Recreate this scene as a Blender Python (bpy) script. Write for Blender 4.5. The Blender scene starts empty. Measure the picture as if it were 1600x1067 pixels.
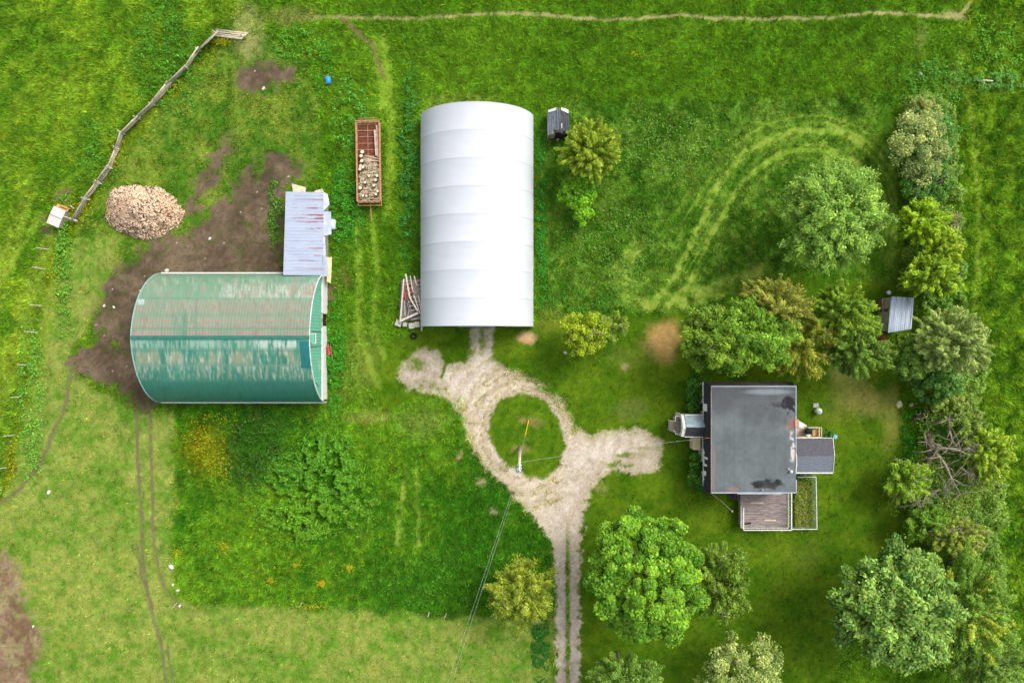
import bpy, math, random
import numpy as np
from mathutils import Vector, Matrix

# ------------------------------------------------------------------ camera, sky, sun, exposure
H = 72.0                     # flying height
F = 1066.7                   # focal length in photo pixels (24 mm on 36 mm)
scene = bpy.context.scene
cam_d = bpy.data.cameras.new("camera"); cam = bpy.data.objects.new("camera", cam_d)
scene.collection.objects.link(cam)
cam_d.lens = 24.0; cam_d.sensor_width = 36.0; cam_d.clip_end = 2000.0; cam_d.clip_start = 0.5
cam.location = (0, 0, H); cam.rotation_euler = (0, 0, 0)
scene.camera = cam
SUN_AZ, SUN_EL = math.radians(42), math.radians(48)      # azimuth from +x towards +y
world = bpy.data.worlds.new("World"); scene.world = world; world.use_nodes = True
wn = world.node_tree; bg = wn.nodes["Background"]
sky = wn.nodes.new("ShaderNodeTexSky"); sky.sky_type = 'NISHITA'; sky.sun_disc = False
sky.sun_elevation = SUN_EL; sky.sun_rotation = math.radians(90) - SUN_AZ
sky.dust_density = 4.0; sky.air_density = 1.0; sky.ozone_density = 0.6
hs = wn.nodes.new('ShaderNodeHueSaturation'); hs.inputs['Saturation'].default_value = 0.35      # thin overcast
wn.links.new(sky.outputs[0], hs.inputs['Color']); wn.links.new(hs.outputs[0], bg.inputs[0]); bg.inputs[1].default_value = 0.15
sun_d = bpy.data.lights.new("sun", 'SUN'); sun_d.energy = 1.4; sun_d.angle = math.radians(24); sun_d.color = (1.0, 0.95, 0.87)
sun = bpy.data.objects.new("sun", sun_d); scene.collection.objects.link(sun)
sd = Vector((math.cos(SUN_EL)*math.cos(SUN_AZ), math.cos(SUN_EL)*math.sin(SUN_AZ), math.sin(SUN_EL)))
sun.rotation_euler = sd.to_track_quat('Z', 'Y').to_euler(); sun.location = sd*100
vs = scene.view_settings; vs.view_transform = 'Standard'; vs.look = 'None'; vs.gamma = 1.0; vs.exposure = 0.56; vs.use_curve_mapping = False
scene.cycles.max_bounces = 6; scene.cycles.diffuse_bounces = 3; scene.cycles.transmission_bounces = 3; scene.cycles.transparent_max_bounces = 4

# ------------------------------------------------------------------ helpers
C = scene.collection.objects
rnd = random.Random(7); rng = np.random.default_rng(11)
def S(r, g, b):                       # sRGB 0..255 -> linear
    return np.array([((c/255)/12.92 if c/255 <= 0.04045 else (((c/255)+0.055)/1.055)**2.4) for c in (r, g, b)])
def P(px, py, z=0.0):                 # photo pixel at height z -> world point
    k = (H-z)/F
    return Vector(((px-800)*k, (533.5-py)*k, z))
def M2(z): return (H-z)/F             # metres per photo pixel at height z

def tag(o, label=None, cat=None, group=None, kind=None):
    if label: o["label"] = label
    if cat: o["category"] = cat
    if group: o["group"] = group
    if kind: o["kind"] = kind
    return o
def empty(name, loc, rz=0.0, label=None, cat=None, group=None):
    o = bpy.data.objects.new(name, None); C.link(o); o.location = loc; o.rotation_euler = (0, 0, rz)
    o.empty_display_size = 0.3
    return tag(o, label, cat, group)

MATS = {}
def mat(name, col, rough=0.8, vary=0.25, scale=2.0, bump=0.2, col2=None, metal=0.0, stretch=(1, 1, 1), attr=False, trans=0.0, fine=0.0, spec=0.3, bscale=None):
    if name in MATS: return MATS[name]
    m = bpy.data.materials.new(name); m.use_nodes = True; MATS[name] = m
    n = m.node_tree.nodes; l = m.node_tree.links
    b = n["Principled BSDF"]; b.inputs["Roughness"].default_value = rough; b.inputs["Metallic"].default_value = metal
    b.inputs["Specular IOR Level"].default_value = spec
    tc = n.new("ShaderNodeTexCoord"); mp = n.new("ShaderNodeMapping"); mp.inputs["Scale"].default_value = stretch
    l.new(tc.outputs["Object"], mp.inputs[0])
    nz = n.new("ShaderNodeTexNoise"); nz.inputs["Scale"].default_value = scale; nz.inputs["Detail"].default_value = 6; nz.inputs["Roughness"].default_value = 0.65
    l.new(mp.outputs[0], nz.inputs["Vector"])
    if attr:
        at = n.new("ShaderNodeAttribute"); at.attribute_name = "tint"; base = at.outputs["Color"]
    else:
        mx = n.new("ShaderNodeMixRGB"); mx.inputs[1].default_value = (*col, 1)
        c2 = col2 if col2 is not None else np.array(col)*0.6
        mx.inputs[2].default_value = (*c2, 1)
        rp = n.new("ShaderNodeMapRange"); rp.inputs[1].default_value = 0.4; rp.inputs[2].default_value = 0.68
        l.new(nz.outputs["Fac"], rp.inputs[0]); l.new(rp.outputs[0], mx.inputs[0]); base = mx.outputs[0]
    if vary > 0:
        mr = n.new("ShaderNodeMapRange"); mr.inputs[1].default_value = 0.25; mr.inputs[2].default_value = 0.75
        mr.inputs[3].default_value = 1-vary; mr.inputs[4].default_value = 1+vary
        nz2 = n.new("ShaderNodeTexNoise"); nz2.inputs["Scale"].default_value = scale*4.3; nz2.inputs["Detail"].default_value = 4; nz2.inputs["Roughness"].default_value = 0.7
        l.new(mp.outputs[0], nz2.inputs["Vector"]); l.new(nz2.outputs["Fac"], mr.inputs[0])
        vm = n.new("ShaderNodeVectorMath"); vm.operation = 'SCALE'; l.new(base, vm.inputs[0]); l.new(mr.outputs[0], vm.inputs["Scale"])
        base = vm.outputs[0]
    l.new(base, b.inputs["Base Color"])
    if bump > 0:
        bp = n.new("ShaderNodeBump"); bp.inputs["Strength"].default_value = bump; bp.inputs["Distance"].default_value = 0.05
        nb = n.new("ShaderNodeTexNoise"); nb.inputs["Scale"].default_value = bscale or scale*3; nb.inputs["Detail"].default_value = 5
        l.new(mp.outputs[0], nb.inputs["Vector"])
        l.new(nb.outputs["Fac"], bp.inputs["Height"]); l.new(bp.outputs[0], b.inputs["Normal"])
    if trans > 0:
        tr = n.new("ShaderNodeBsdfTranslucent"); l.new(base, tr.inputs[0])
        ms = n.new("ShaderNodeMixShader"); ms.inputs[0].default_value = trans
        out = n["Material Output"]; l.new(b.outputs[0], ms.inputs[1]); l.new(tr.outputs[0], ms.inputs[2]); l.new(ms.outputs[0], out.inputs[0])
    return m

def mesh_np(name, V, Fc, material, tint=None, parent=None, smooth=False, loc=None):
    """V (n,3) float, Fc (m,k) int with k = 3 or 4"""
    me = bpy.data.meshes.new(name)
    n, m, k = len(V), len(Fc), Fc.shape[1]
    me.vertices.add(n); me.vertices.foreach_set("co", np.ascontiguousarray(V, dtype=np.float32).ravel())
    me.loops.add(m*k); me.loops.foreach_set("vertex_index", np.ascontiguousarray(Fc, dtype=np.int32).ravel())
    me.polygons.add(m); me.polygons.foreach_set("loop_start", np.arange(0, m*k, k, dtype=np.int32))
    me.polygons.foreach_set("loop_total", np.full(m, k, dtype=np.int32))
    if smooth: me.polygons.foreach_set("use_smooth", np.ones(m, dtype=bool))
    me.update(calc_edges=True)
    if tint is not None:
        a = me.color_attributes.new("tint", 'FLOAT_COLOR', 'POINT')
        a.data.foreach_set("color", np.hstack([np.clip(tint, 0, 1), np.ones((n, 1))]).astype(np.float32).ravel())
    me.materials.append(material)
    o = bpy.data.objects.new(name, me); C.link(o)
    if parent is not None: o.parent = parent
    if loc is not None: o.location = loc
    return o

class MB:
    """collects boxes, tubes and sheets, then links them as ONE mesh object"""
    def __init__(s): s.v = []; s.f = []
    def add(s, vs_, fs_):
        b = len(s.v); s.v += [tuple(v) for v in vs_]; s.f += [tuple(i+b for i in f) for f in fs_]; return s
    def box(s, c, d, rz=0.0, rx=0.0, ry=0.0):
        R = Matrix.Rotation(rz, 3, 'Z') @ Matrix.Rotation(ry, 3, 'Y') @ Matrix.Rotation(rx, 3, 'X'); c = Vector(c)
        vs_ = [c + R @ Vector((x*d[0]/2, y*d[1]/2, z*d[2]/2)) for x in (-1, 1) for y in (-1, 1) for z in (-1, 1)]
        return s.add(vs_, [(0, 1, 3, 2), (4, 6, 7, 5), (0, 4, 5, 1), (2, 3, 7, 6), (0, 2, 6, 4), (1, 5, 7, 3)])
    def bar(s, a, b, w, h=None):
        a, b = Vector(a), Vector(b); h = h or w; d = (b-a)
        if d.length < 1e-5: return s
        d.normalize(); u = Vector((0, 0, 1)) if abs(d.z) < 0.95 else Vector((0, 1, 0))
        x = d.cross(u).normalized()*(w/2); y = x.cross(d).normalized()*(h/2)
        return s.add([a-x-y, a+x-y, a+x+y, a-x+y, b-x-y, b+x-y, b+x+y, b-x+y], [(0, 3, 2, 1), (4, 5, 6, 7), (0, 1, 5, 4), (1, 2, 6, 5), (2, 3, 7, 6), (3, 0, 4, 7)])
    def tube(s, pts, rad, k=8, cap=True):
        pts = [Vector(p) for p in pts]; n = len(pts)
        if not hasattr(rad, '__len__'): rad = [rad]*n
        vs_ = []; fs_ = []; ref = None
        for i, p in enumerate(pts):
            d = (pts[min(i+1, n-1)] - pts[max(i-1, 0)]).normalized()
            if ref is None: ref = Vector((1, 0, 0)) if abs(d.x) < 0.8 else Vector((0, 1, 0))
            x = (ref - d*ref.dot(d)).normalized(); ref = x; y = d.cross(x)
            for j in range(k):
                a = 2*math.pi*j/k; vs_.append(p + (x*math.cos(a)+y*math.sin(a))*rad[i])
        for i in range(n-1):
            for j in range(k):
                fs_.append((i*k+j, i*k+(j+1) % k, (i+1)*k+(j+1) % k, (i+1)*k+j))
        if cap: fs_.append(tuple(reversed(range(k)))); fs_.append(tuple((n-1)*k+j for j in range(k)))
        return s.add(vs_, fs_)
    def prism(s, poly, z0, z1):      # polygon in xy extruded
        n = len(poly)
        vs_ = [(x, y, z0) for x, y in poly] + [(x, y, z1) for x, y in poly]
        return s.add(vs_, [tuple(reversed(range(n))), tuple(range(n, 2*n))] + [(i, (i+1) % n, n+(i+1) % n, n+i) for i in range(n)])
    def slab(s, quad, t):            # 4 points in 3d, thickened downwards by t
        q = [Vector(p) for p in quad]; nn = (q[1]-q[0]).cross(q[3]-q[0]).normalized()
        if nn.z < 0: nn = -nn
        lo = [p-nn*t for p in q]
        return s.add(q+lo, [(0, 1, 2, 3), (7, 6, 5, 4), (0, 4, 5, 1), (1, 5, 6, 2), (2, 6, 7, 3), (3, 7, 4, 0)])
    def build(s, name, m, parent=None, smooth=False, bevel=0.0):
        me = bpy.data.meshes.new(name); me.from_pydata(s.v, [], s.f); me.update()
        import bmesh
        bm = bmesh.new(); bm.from_mesh(me); bmesh.ops.recalc_face_normals(bm, faces=bm.faces)
        if bevel > 0:
            bmesh.ops.bevel(bm, geom=bm.edges[:], offset=bevel, segments=1, affect='EDGES', clamp_overlap=True)
        bm.to_mesh(me); bm.free()
        if smooth: me.polygons.foreach_set("use_smooth", [True]*len(me.polygons))
        me.materials.append(m)
        o = bpy.data.objects.new(name, me); C.link(o)
        if parent is not None: o.parent = parent
        return o
def put(o, loc, rz=0.0): o.location = loc; o.rotation_euler = (0, 0, rz); return o
def copy_tree(o, parent=None):
    c = o.copy(); C.link(c); c.parent = parent
    for ch in list(o.children): copy_tree(ch, c)
    return c

# ---- numpy noise
def _h(ix, iy, seed):
    v = np.sin(ix*127.1+iy*311.7+seed*74.7)*43758.5453
    return v-np.floor(v)
def vn(x, y, seed=0):
    ix, iy = np.floor(x), np.floor(y); fx, fy = x-ix, y-iy
    fx = fx*fx*(3-2*fx); fy = fy*fy*(3-2*fy)
    a, b, c, d = _h(ix, iy, seed), _h(ix+1, iy, seed), _h(ix, iy+1, seed), _h(ix+1, iy+1, seed)
    return (a*(1-fx)+b*fx)*(1-fy)+(c*(1-fx)+d*fx)*fy
def fbm(x, y, s, o=4, seed=0, r=0.55):
    t = np.zeros_like(x, dtype=float); a = 1.0; w = 0.0; x = x/s; y = y/s
    for i in range(o):
        t += a*vn(x, y, seed+i*3.1); w += a; a *= r; x = x*2.03+5.1; y = y*2.03+1.7
    return t/w
def sm(e0, e1, x):
    t = np.clip((x-e0)/(e1-e0), 0, 1); return t*t*(3-2*t)
def pdist(px, py, poly):              # signed distance (positive inside), photo pixels
    d = np.full(px.shape, 1e9); ins = np.zeros(px.shape, bool); n = len(poly)
    for i in range(n):
        ax, ay = poly[i]; bx, by = poly[(i+1) % n]
        ex, ey = bx-ax, by-ay; t = np.clip(((px-ax)*ex+(py-ay)*ey)/(ex*ex+ey*ey+1e-9), 0, 1)
        d = np.minimum(d, np.hypot(px-ax-t*ex, py-ay-t*ey))
        c = ((ay > py) != (by > py)); ins ^= c & (px < (bx-ax)*(py-ay)/((by-ay) if by != ay else 1e-9)+ax)
    return np.where(ins, d, -d)
def ldist(px, py, pts):
    d = np.full(px.shape, 1e9)
    for (ax, ay), (bx, by) in zip(pts[:-1], pts[1:]):
        ex, ey = bx-ax, by-ay; t = np.clip(((px-ax)*ex+(py-ay)*ey)/(ex*ex+ey*ey+1e-9), 0, 1)
        d = np.minimum(d, np.hypot(px-ax-t*ex, py-ay-t*ey))
    return d

# ------------------------------------------------------------------ the ground's own colours
LAWN = [(838, 505), (1000, 492), (1090, 486), (1180, 455), (1235, 432), (1402, 440), (1412, 160), (1500, 120), (1405, 620), (1418, 800), (1290, 1080), (900, 1200), (906, 870), (914, 790), (935, 745), (885, 620), (800, 570), (600, 640), (560, 560), (660, 512)]
LAWN2 = [(1215, 440), (1395, 440), (1405, 165), (1385, 150), (1340, 160), (1385, 260), (1380, 330), (1330, 410), (1235, 428)]
HAY = [(842, 200), (900, 160), (1290, 152), (1400, 148), (1408, 445), (1235, 430), (1160, 465), (1095, 488), (1000, 492), (842, 500)]
DRY = [(120, 365), (200, 375), (165, 460), (110, 560), (120, 590), (215, 640), (272, 645), (274, 935), (420, 948), (700, 960), (865, 962), (866, 1300), (-300, 1300), (-300, 810), (0, 790), (30, 690), (60, 500), (85, 420)]
WEEDY = [(272, 635), (510, 632), (720, 640), (720, 690), (790, 745), (862, 840), (868, 960), (700, 958), (274, 940)]
CORRAL = [(118, 350), (150, 300), (190, 215), (300, 110), (345, 60), (390, 52), (480, 90), (500, 180), (490, 290), (446, 300), (446, 430), (200, 430), (160, 460), (120, 400)]
YARD = [(440, 232), (468, 262), (462, 285), (447, 300), (447, 445), (520, 445), (480, 600), (290, 618), (225, 640), (185, 612), (160, 592), (112, 588), (105, 566), (150, 535), (146, 492), (170, 432), (215, 405), (245, 372), (300, 360), (335, 330), (370, 290), (410, 245)]
YARDS = [YARD, [(368, 112), (400, 100), (440, 100), (466, 118), (430, 140), (375, 142)], [(350, 215), (368, 220), (352, 260), (325, 300), (300, 330), (290, 318), (322, 270)],
         [(-90, 855), (12, 868), (30, 905), (40, 950), (72, 990), (50, 1040), (40, 1120), (-90, 1120)], [(98, 303), (108, 300), (113, 312), (106, 324), (96, 320)], [(68, 350), (82, 354), (84, 366), (74, 372), (66, 364)]]
DRIVE = [(868, 1400), (868, 900), (862, 850), (842, 818), (800, 772), (760, 737), (735, 697), (722, 655), (698, 622), (655, 612), (632, 606), (620, 588), (630, 566), (655, 545), (680, 545), (696, 568), (728, 564), (738, 512), (772, 512), (768, 560), (800, 577), (848, 596), (880, 626), (901, 668), (925, 680), (948, 673), (1008, 669), (1035, 690), (1031, 735), (990, 742), (955, 733), (925, 762), (912, 805), (906, 870), (904, 1400)]
ISLE = [(764, 655), (780, 624), (818, 614), (852, 624), (874, 655), (884, 698), (868, 735), (850, 749), (818, 741), (782, 716), (763, 685)]
TRAIL = [(455, 28), (560, 27), (640, 30), (760, 22), (850, 22), (900, 30), (1000, 30), (1060, 24), (1130, 30), (1200, 30), (1300, 28), (1360, 20), (1420, 22), (1480, 28), (1505, 20), (1522, -10), (1560, -120)]
RUTS = [([(213, 610), (214, 700), (221, 800), (223, 880), (234, 945), (250, 1000), (266, 1100)], 2.6), ([(232, 610), (236, 700), (240, 850), (255, 915), (282, 948)], 2.4), ([(112, 575), (100, 640), (60, 730), (22, 772), (-10, 790), (-200, 840)], 3.0), ([(214, 850), (222, 905), (240, 950)], 1.6), ([(535, 30), (580, 70), (600, 120)], 3.5), ([(262, 1010), (270, 1067)], 2)]
SWATH = [([(1010, 485), (1052, 440), (1085, 370), (1122, 290), (1165, 235), (1240, 205), (1310, 205), (1345, 225)], 5.5), ([(1045, 478), (1085, 430), (1110, 370), (1160, 285), (1215, 240), (1280, 225), (1340, 255), (1360, 290)], 5), ([(1000, 478), (1100, 455), (1200, 420)], 12), ([(1065, 480), (1160, 452)], 6), ([(1290, 245), (1330, 300)], 4), ([(985, 470), (970, 420), (1000, 380)], 14), ([(635, 730), (620, 850)], 5), ([(652, 730), (655, 850)], 4)]
def ground_fields(px, py):
    sh = px.shape; X = px; Y = py
    wx = X + (fbm(X, Y, 26, 3, 1)-0.5)*22; wy = Y + (fbm(X, Y, 26, 3, 2)-0.5)*22
    fx = X + (fbm(X, Y, 7, 3, 3)-0.5)*9; fy = Y + (fbm(X, Y, 7, 3, 4)-0.5)*9
    big = fbm(X, Y, 130, 4, 5); mid = fbm(X, Y, 34, 4, 6); fine = fbm(X, Y, 9, 4, 7); tiny = fbm(X, Y, 3.2, 2, 8)
    def mixc(c1, c2, t): return c1*(1-t[..., None])+c2*t[..., None]
    col = mixc(S(68, 118, 20), S(88, 136, 29), sm(0.3, 0.7, big*0.5+mid*0.3+fine*.2))
    tall = np.full(sh, 0.75)
    def over(mask, c1, c2, t, tl=None):
        nonlocal col, tall
        m = mask[..., None]; col = col*(1-m)+mixc(c1, c2, t)*m
        if tl is not None: tall = tall*(1-mask)+tl*mask
    # far left field, right pasture
    over(sm(-8, 12, pdist(wx, wy, [(-400, -400), (420, -400), (380, 20), (330, 45), (190, 205), (100, 350), (30, 620), (0, 760), (-400, 830)])), S(74, 124, 24), S(108, 150, 38), sm(0.3, 0.7, mid), 0.8)
    over(sm(-10, 14, pdist(wx, wy, [(1490, -60), (2600, -200), (2600, 1400), (1560, 1400), (1590, 1000), (1530, 700), (1540, 560), (1495, 430), (1500, 150)])), S(56, 106, 16), S(104, 148, 34), sm(0.34, 0.66, fbm(X+Y*.8, Y-X*.5, 11, 4, 17)*.75+mid*.25), 0.85)
    over(sm(-8, 8, pdist(wx, wy, HAY)), S(56, 106, 22), S(92, 136, 48), sm(0.38, 0.66, fine*0.55+mid*0.45), 0.62)
    over(sm(-6, 6, pdist(wx, wy, WEEDY)), S(48, 106, 16), S(88, 138, 30), sm(0.36, 0.66, fine*0.4+big*0.6), 0.8)
    over(sm(-5, 6, pdist(wx, wy, CORRAL)), S(60, 108, 26), S(104, 134, 50), sm(0.3, 0.68, mid*0.6+fine*0.4), 0.4)
    t = sm(0.3, 0.68, mid*0.5+big*0.3+fine*0.2)
    over(sm(-5, 8, pdist(wx, wy, DRY)), S(82, 124, 32), S(132, 144, 68), t*.6+.6*sm(.35, .65, fine)*.6, 0.20)
    st = 0.5+0.5*np.sin((Y*0.9+X*0.12)/9.0)
    over(sm(-2.5, 2.5, pdist(X+(fbm(X, Y, 12, 2, 31)-.5)*5, Y+(fbm(X, Y, 12, 2, 32)-.5)*5, LAWN)), S(50, 92, 6), S(82, 114, 20), np.clip(sm(0.3, 0.7, mid)*0.55+st*0.14+sm(.35, .65, fine)*.3, 0, 1), 0.14)
    over(sm(-14, 22, pdist(wx, wy, LAWN2))*0.6, S(52, 98, 12), S(84, 124, 30), np.clip(0.5+0.5*np.sin(X/6.5+(Y-300)*0.004), 0, 1)*sm(.3, .6, mid+0.1), 0.06)
    # swaths laid by the mower
    for pts, w in SWATH:
        d = ldist(wx*0.15+X*0.85, wy*0.15+Y*0.85, pts); m = sm(w*1.3, w*0.4, d)*(0.4+0.6*sm(0.35, 0.6, fine))*(.6+.4*sm(.3, .55, mid))
        over(m, S(96, 138, 42), S(134, 160, 76), fine, 0.04)
    ax_, ay_ = wx*.2+X*.8-1262, wy*.2+Y*.8-345; ra = np.hypot(ax_, ay_*1.0); th_ = np.degrees(np.arctan2(-ay_, ax_))
    lanes = .25+1.2*sm(.5, .85, vn(ra/2.1, th_/60+3, 61))*.6+.6*sm(5, 2, np.abs(ra-142))+.6*sm(5, 2, np.abs(ra-112))*(th_ > 40)+.35*sm(3, 1, np.abs(ra-165))
    am = lanes*sm(82, 96, ra)*sm(185, 160, ra)*sm(-42, -10, th_)*sm(150, 115, th_)*(.5+.6*fine)*(X < 1402)
    over(np.clip(am, 0, .85), S(92, 136, 38), S(126, 156, 66), fine, 0.06)
    ln2 = sm(.55, .85, vn((X-Y*.0)/2.4, Y/90, 63))*sm(-2, 6, pdist(X, Y, [(1325, 425), (1400, 435), (1404, 200), (1388, 170), (1384, 300), (1360, 380)]))*.5
    over(ln2, S(88, 132, 36), S(116, 150, 56), fine, .1)
    dl = ((X-130)*.957+(Y-330)*.289); rows_ = sm(.2, .8, .5+.5*np.sin(dl/8.5+(mid-.5)*3)); over(rows_*sm(10, -6, dl)*sm(250, 330, Y)*sm(840, 740, Y)*.6, S(110, 146, 46), S(126, 152, 56), fine, .4)
    d0 = ldist(X, Y, [(1010, 485), (1052, 440), (1085, 370), (1122, 290), (1165, 235)]); fan = sm(70, 20, d0)*(X > 1000)*sm(.6, .85, vn(((X-1010)+(Y-485)*.62)/2.6, Y/80, 65))*(Y > 215)*(Y < 488)*(X+Y*.62 < 1395); over(np.clip(fan, 0, 1)*.65, S(92, 136, 38), S(122, 154, 62), fine, .1)
    # dark rank growth, and deep green strips beside barn, shelter and house
    for (cx, cy, rx, ry, s_) in [(390, 700, 50, 75, .8), (440, 655, 70, 20, .5), (640, 300, 12, 170, .5), (1000, 520, 60, 16, 0.), (1080, 655, 14, 60, .4)]:
        r = np.sqrt(((wx-cx)/rx)**2+((wy-cy)/ry)**2); over(sm(1.3, .3, r)*s_, S(30, 84, 16), S(52, 104, 28), fine)
    over(sm(-4, 2, pdist(X, Y, ISLE)), S(54, 96, 8), S(82, 116, 22), np.clip(.5+.2*np.sin(np.hypot(X-821, (Y-684)*.86)/2.6)+(fine-.5)*1.2+(mid-.5), 0, 1), .14)
    # soft worn / dry spots: (x, y, rx, ry, strength, colour)
    for (cx, cy, rx, ry, s_, c_) in [(1038, 530, 34, 34, 1.0, (176, 150, 104)), (1345, 625, 45, 30, .6, (150, 150, 92)), (1392, 655, 18, 60, .45, (150, 152, 90)), (1328, 590, 34, 20, .5, (140, 140, 90)), (822, 528, 18, 12, 1.1, (180, 160, 130)), (772, 802, 10, 9, .9, (176, 176, 160)), (752, 752, 9, 9, .7, (160, 160, 130)), (720, 712, 8, 8, .8, (170, 160, 130)), (660, 660, 45, 30, .35, (130, 140, 90)), (565, 560, 30, 60, .35, (130, 140, 80)), (575, 650, 45, 14, .45, (140, 140, 90)), (385, 50, 30, 55, .55, (150, 155, 115)), (455, 28, 50, 18, .5, (130, 130, 90)), (720, 160, 70, 14, .35, (130, 145, 75)), (980, 560, 40, 25, .35, (110, 135, 60)), (860, 500, 30, 25, .4, (130, 135, 60)), (978, 578, 10, 9, .7, (160, 160, 120)), (985, 640, 30, 22, .3, (120, 130, 90)), (535, 600, 10, 30, .3, (130, 120, 80)), (540, 430, 12, 22, .5, (110, 110, 70)), (1436, 60, 12, 30, .4, (120, 130, 90)), (1495, 120, 12, 30, .45, (130, 140, 80)), (1260, 870, 30, 30, .25, (110, 125, 60)), (1115, 730, 14, 20, .3, (110, 110, 70)), (812, 706, 14, 9, .7, (130, 125, 90)), (827, 655, 20, 8, .6, (140, 130, 90)), (1228, 690, 20, 24, .0, (120, 120, 80)), (1300, 650, 30, 18, .3, (120, 125, 60)), (940, 765, 10, 14, .5, (130, 140, 90)), (1470, 270, 5, 90, .2, (130, 136, 40)), (655, 578, 34, 30, .0, (0, 0, 0))]:
        r = np.sqrt(((wx-cx)/rx)**2+((wy-cy)/ry)**2)
        over(sm(1.25, 0.35, r)*s_*(0.5+0.8*fine).clip(0, 1), S(*c_), S(*c_)*0.8, fine, 0.05)
    # wheel lines between barn and shelter, trodden lines
    for pts, w in [([(556, 330), (562, 420), (560, 520), (590, 600)], 5), ([(580, 330), (590, 420), (584, 500), (600, 560)], 4), ([(600, 60), (612, 180), (606, 330)], 6), ([(585, 60), (600, 170)], 5), ([(-20, 470), (45, 370), (60, 340)], 4), ([(1500, 80), (1520, 200), (1530, 330), (1525, 480)], 4), ([(1050, 690), (1180, 860)], 0.1)]:
        d = ldist(fx, fy, pts); over(sm(w*1.9, w*0.3, d)*0.55, S(104, 148, 40), S(132, 158, 66), fine, 0.04)
    # yellow drift and fence-side strip colours of the sward itself
    over(sm(1.2, 0.2, np.sqrt(((wx-322)/50)**2+((wy-700)/52)**2))*0.42, S(160, 146, 16), S(110, 130, 20), fine)
    over(sm(16, 2, ldist(wx, wy, [(115, 355), (180, 250), (290, 120), (335, 75)]))*0.55, S(120, 140, 14), S(90, 130, 20), mid)
    over(sm(12, 2, ldist(wx, wy, [(88, 400), (70, 520), (40, 640), (5, 760)]))*0.5, S(128, 140, 30), S(90, 130, 30), mid)
    # trail and ruts
    tr = np.clip(sm(4.6, 1.4, ldist(X+(fbm(X, Y, 14, 2, 9)-.5)*5, Y+(fbm(X, Y, 14, 2, 10)-.5)*5, TRAIL))*1.0, 0, 1)*sm(1700, 1500, X)*sm(430, 560, X)
    junction = sm(1.2, 0.3, np.sqrt(((wx-1492)/26)**2+((wy-27)/9)**2)); tr = np.maximum(tr, junction*0.9)
    over(tr, S(118, 130, 84), S(150, 152, 116), fine, 0.0)
    for pts, w in RUTS:
        d = ldist(X+(fbm(X, Y, 10, 2, 12)-.5)*4, Y+(fbm(X, Y, 10, 2, 13)-.5)*4, pts)
        over(sm(w*1.8, w*0.5, d)*(0.45+0.5*sm(.3, .6, fine)), S(112, 108, 78), S(96, 92, 66), tiny, 0.0)
    # bare mud
    mud = np.zeros(sh)
    for k, pl in enumerate(YARDS):
        mud = np.maximum(mud, sm(-11, 10, pdist(wx, wy, pl)+(fine-0.5)*34+(tiny-.5)*10))
    green_in = sm(0.56, 0.7, fbm(X, Y, 44, 3, 21))*sm(420, 300, Y)*(X > 200)
    green_in = np.maximum(green_in, sm(1.2, 0.4, np.sqrt(((wx-180)/9)**2+((wy-543)/8)**2)))
    mud = mud*(1-0.75*green_in)
    mudm = np.clip(mud*1.1, 0, 1)*(0.86+0.14*sm(.3, .5, fine))
    sw = sm(120, 60, X)*sm(840, 860, Y)
    c1 = mixc(S(70, 56, 44), S(104, 76, 58), sw); c2 = mixc(S(114, 98, 78), S(150, 124, 104), sw)
    m = mudm[..., None]*(1-0.35*sw[..., None]*(fine[..., None] > 0.55)); tt = sm(0.25, 0.75, mid*0.5+fine*0.5)[..., None]
    col = col*(1-m)+(c1*(1-tt)+c2*tt)*m; tall = tall*(1-mudm)
    # gravel
    dd = pdist(fx*0.6+X*0.4, fy*0.6+Y*0.4, DRIVE); di = pdist(fx*0.4+X*0.6, fy*0.4+Y*0.6, ISLE)
    g = sm(-3, 3, dd+(tiny-.5)*8+(fine-.5)*11)*(1-sm(-3, 3, di+(tiny-.5)*6+(fine-.5)*7))
    g = g*(1-sm(4.5, 2.0, np.abs(X-887.5))*sm(800, 880, Y)*(.5+.5*sm(.3, .5, fine)))
    rad = sm(1.0, 0.55, np.sqrt(((wx-700)/34)**2+((wy-562)/26)**2)); g = g*(1-0.0*rad)
    for (cx, cy, rx, ry, s_) in [(650, 570, 20, 12, .75), (665, 600, 24, 9, .5), (985, 712, 34, 7, .7), (968, 725, 30, 7, .8), (754, 532, 7, 26, .95), (736, 545, 8, 14, .6), (775, 548, 8, 14, .6), (728, 552, 14, 20, .6), (785, 562, 20, 10, .6), (812, 725, 22, 6, .55), (790, 728, 12, 9, .4), (1010, 700, 24, 5, .35), (866, 606, 30, 10, .75), (905, 640, 12, 26, .6), (845, 592, 26, 6, .5), (690, 606, 14, 8, .6), (718, 640, 14, 30, .35), (900, 650, 10, 34, .35)]:
        r = np.sqrt(((fx-cx)/rx)**2+((fy-cy)/ry)**2); g = g*(1-min(.95, s_*1.25)*sm(1.2, 0.4, r)*sm(0.3, 0.6, fine*.6+tiny*.4))
    edge = sm(20, 2, dd)*0.55*sm(0.42, 0.62, fine*.4+tiny*.6)*sm(900, 700, Y); g = g*(1-edge)
    g = g*(1-.9*sm(3.2, 1.2, ldist(fx*.4+X*.6, fy*.4+Y*.6, [(699, 545), (697, 568), (690, 590)])))
    rr0 = np.hypot(X-824, (Y-682)*.92); lp = sm(118, 100, rr0)*sm(56, 62, rr0)*sm(-10, 10, 880-X+(700-Y).clip(0, 99)*.6); fl = sm(.62, .8, vn(rr0/1.6, np.arctan2(Y-682, X-824)*9, 301))*.38*lp; g = g*(1-fl)
    fl2 = (vn(X/2.0, Y/2.0, 303) > .86)*.45*sm(.4, .6, fine)*sm(820, 740, Y); g = g*(1-fl2)
    gt = sm(0.25, 0.75, fine*0.6+mid*0.4)
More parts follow.
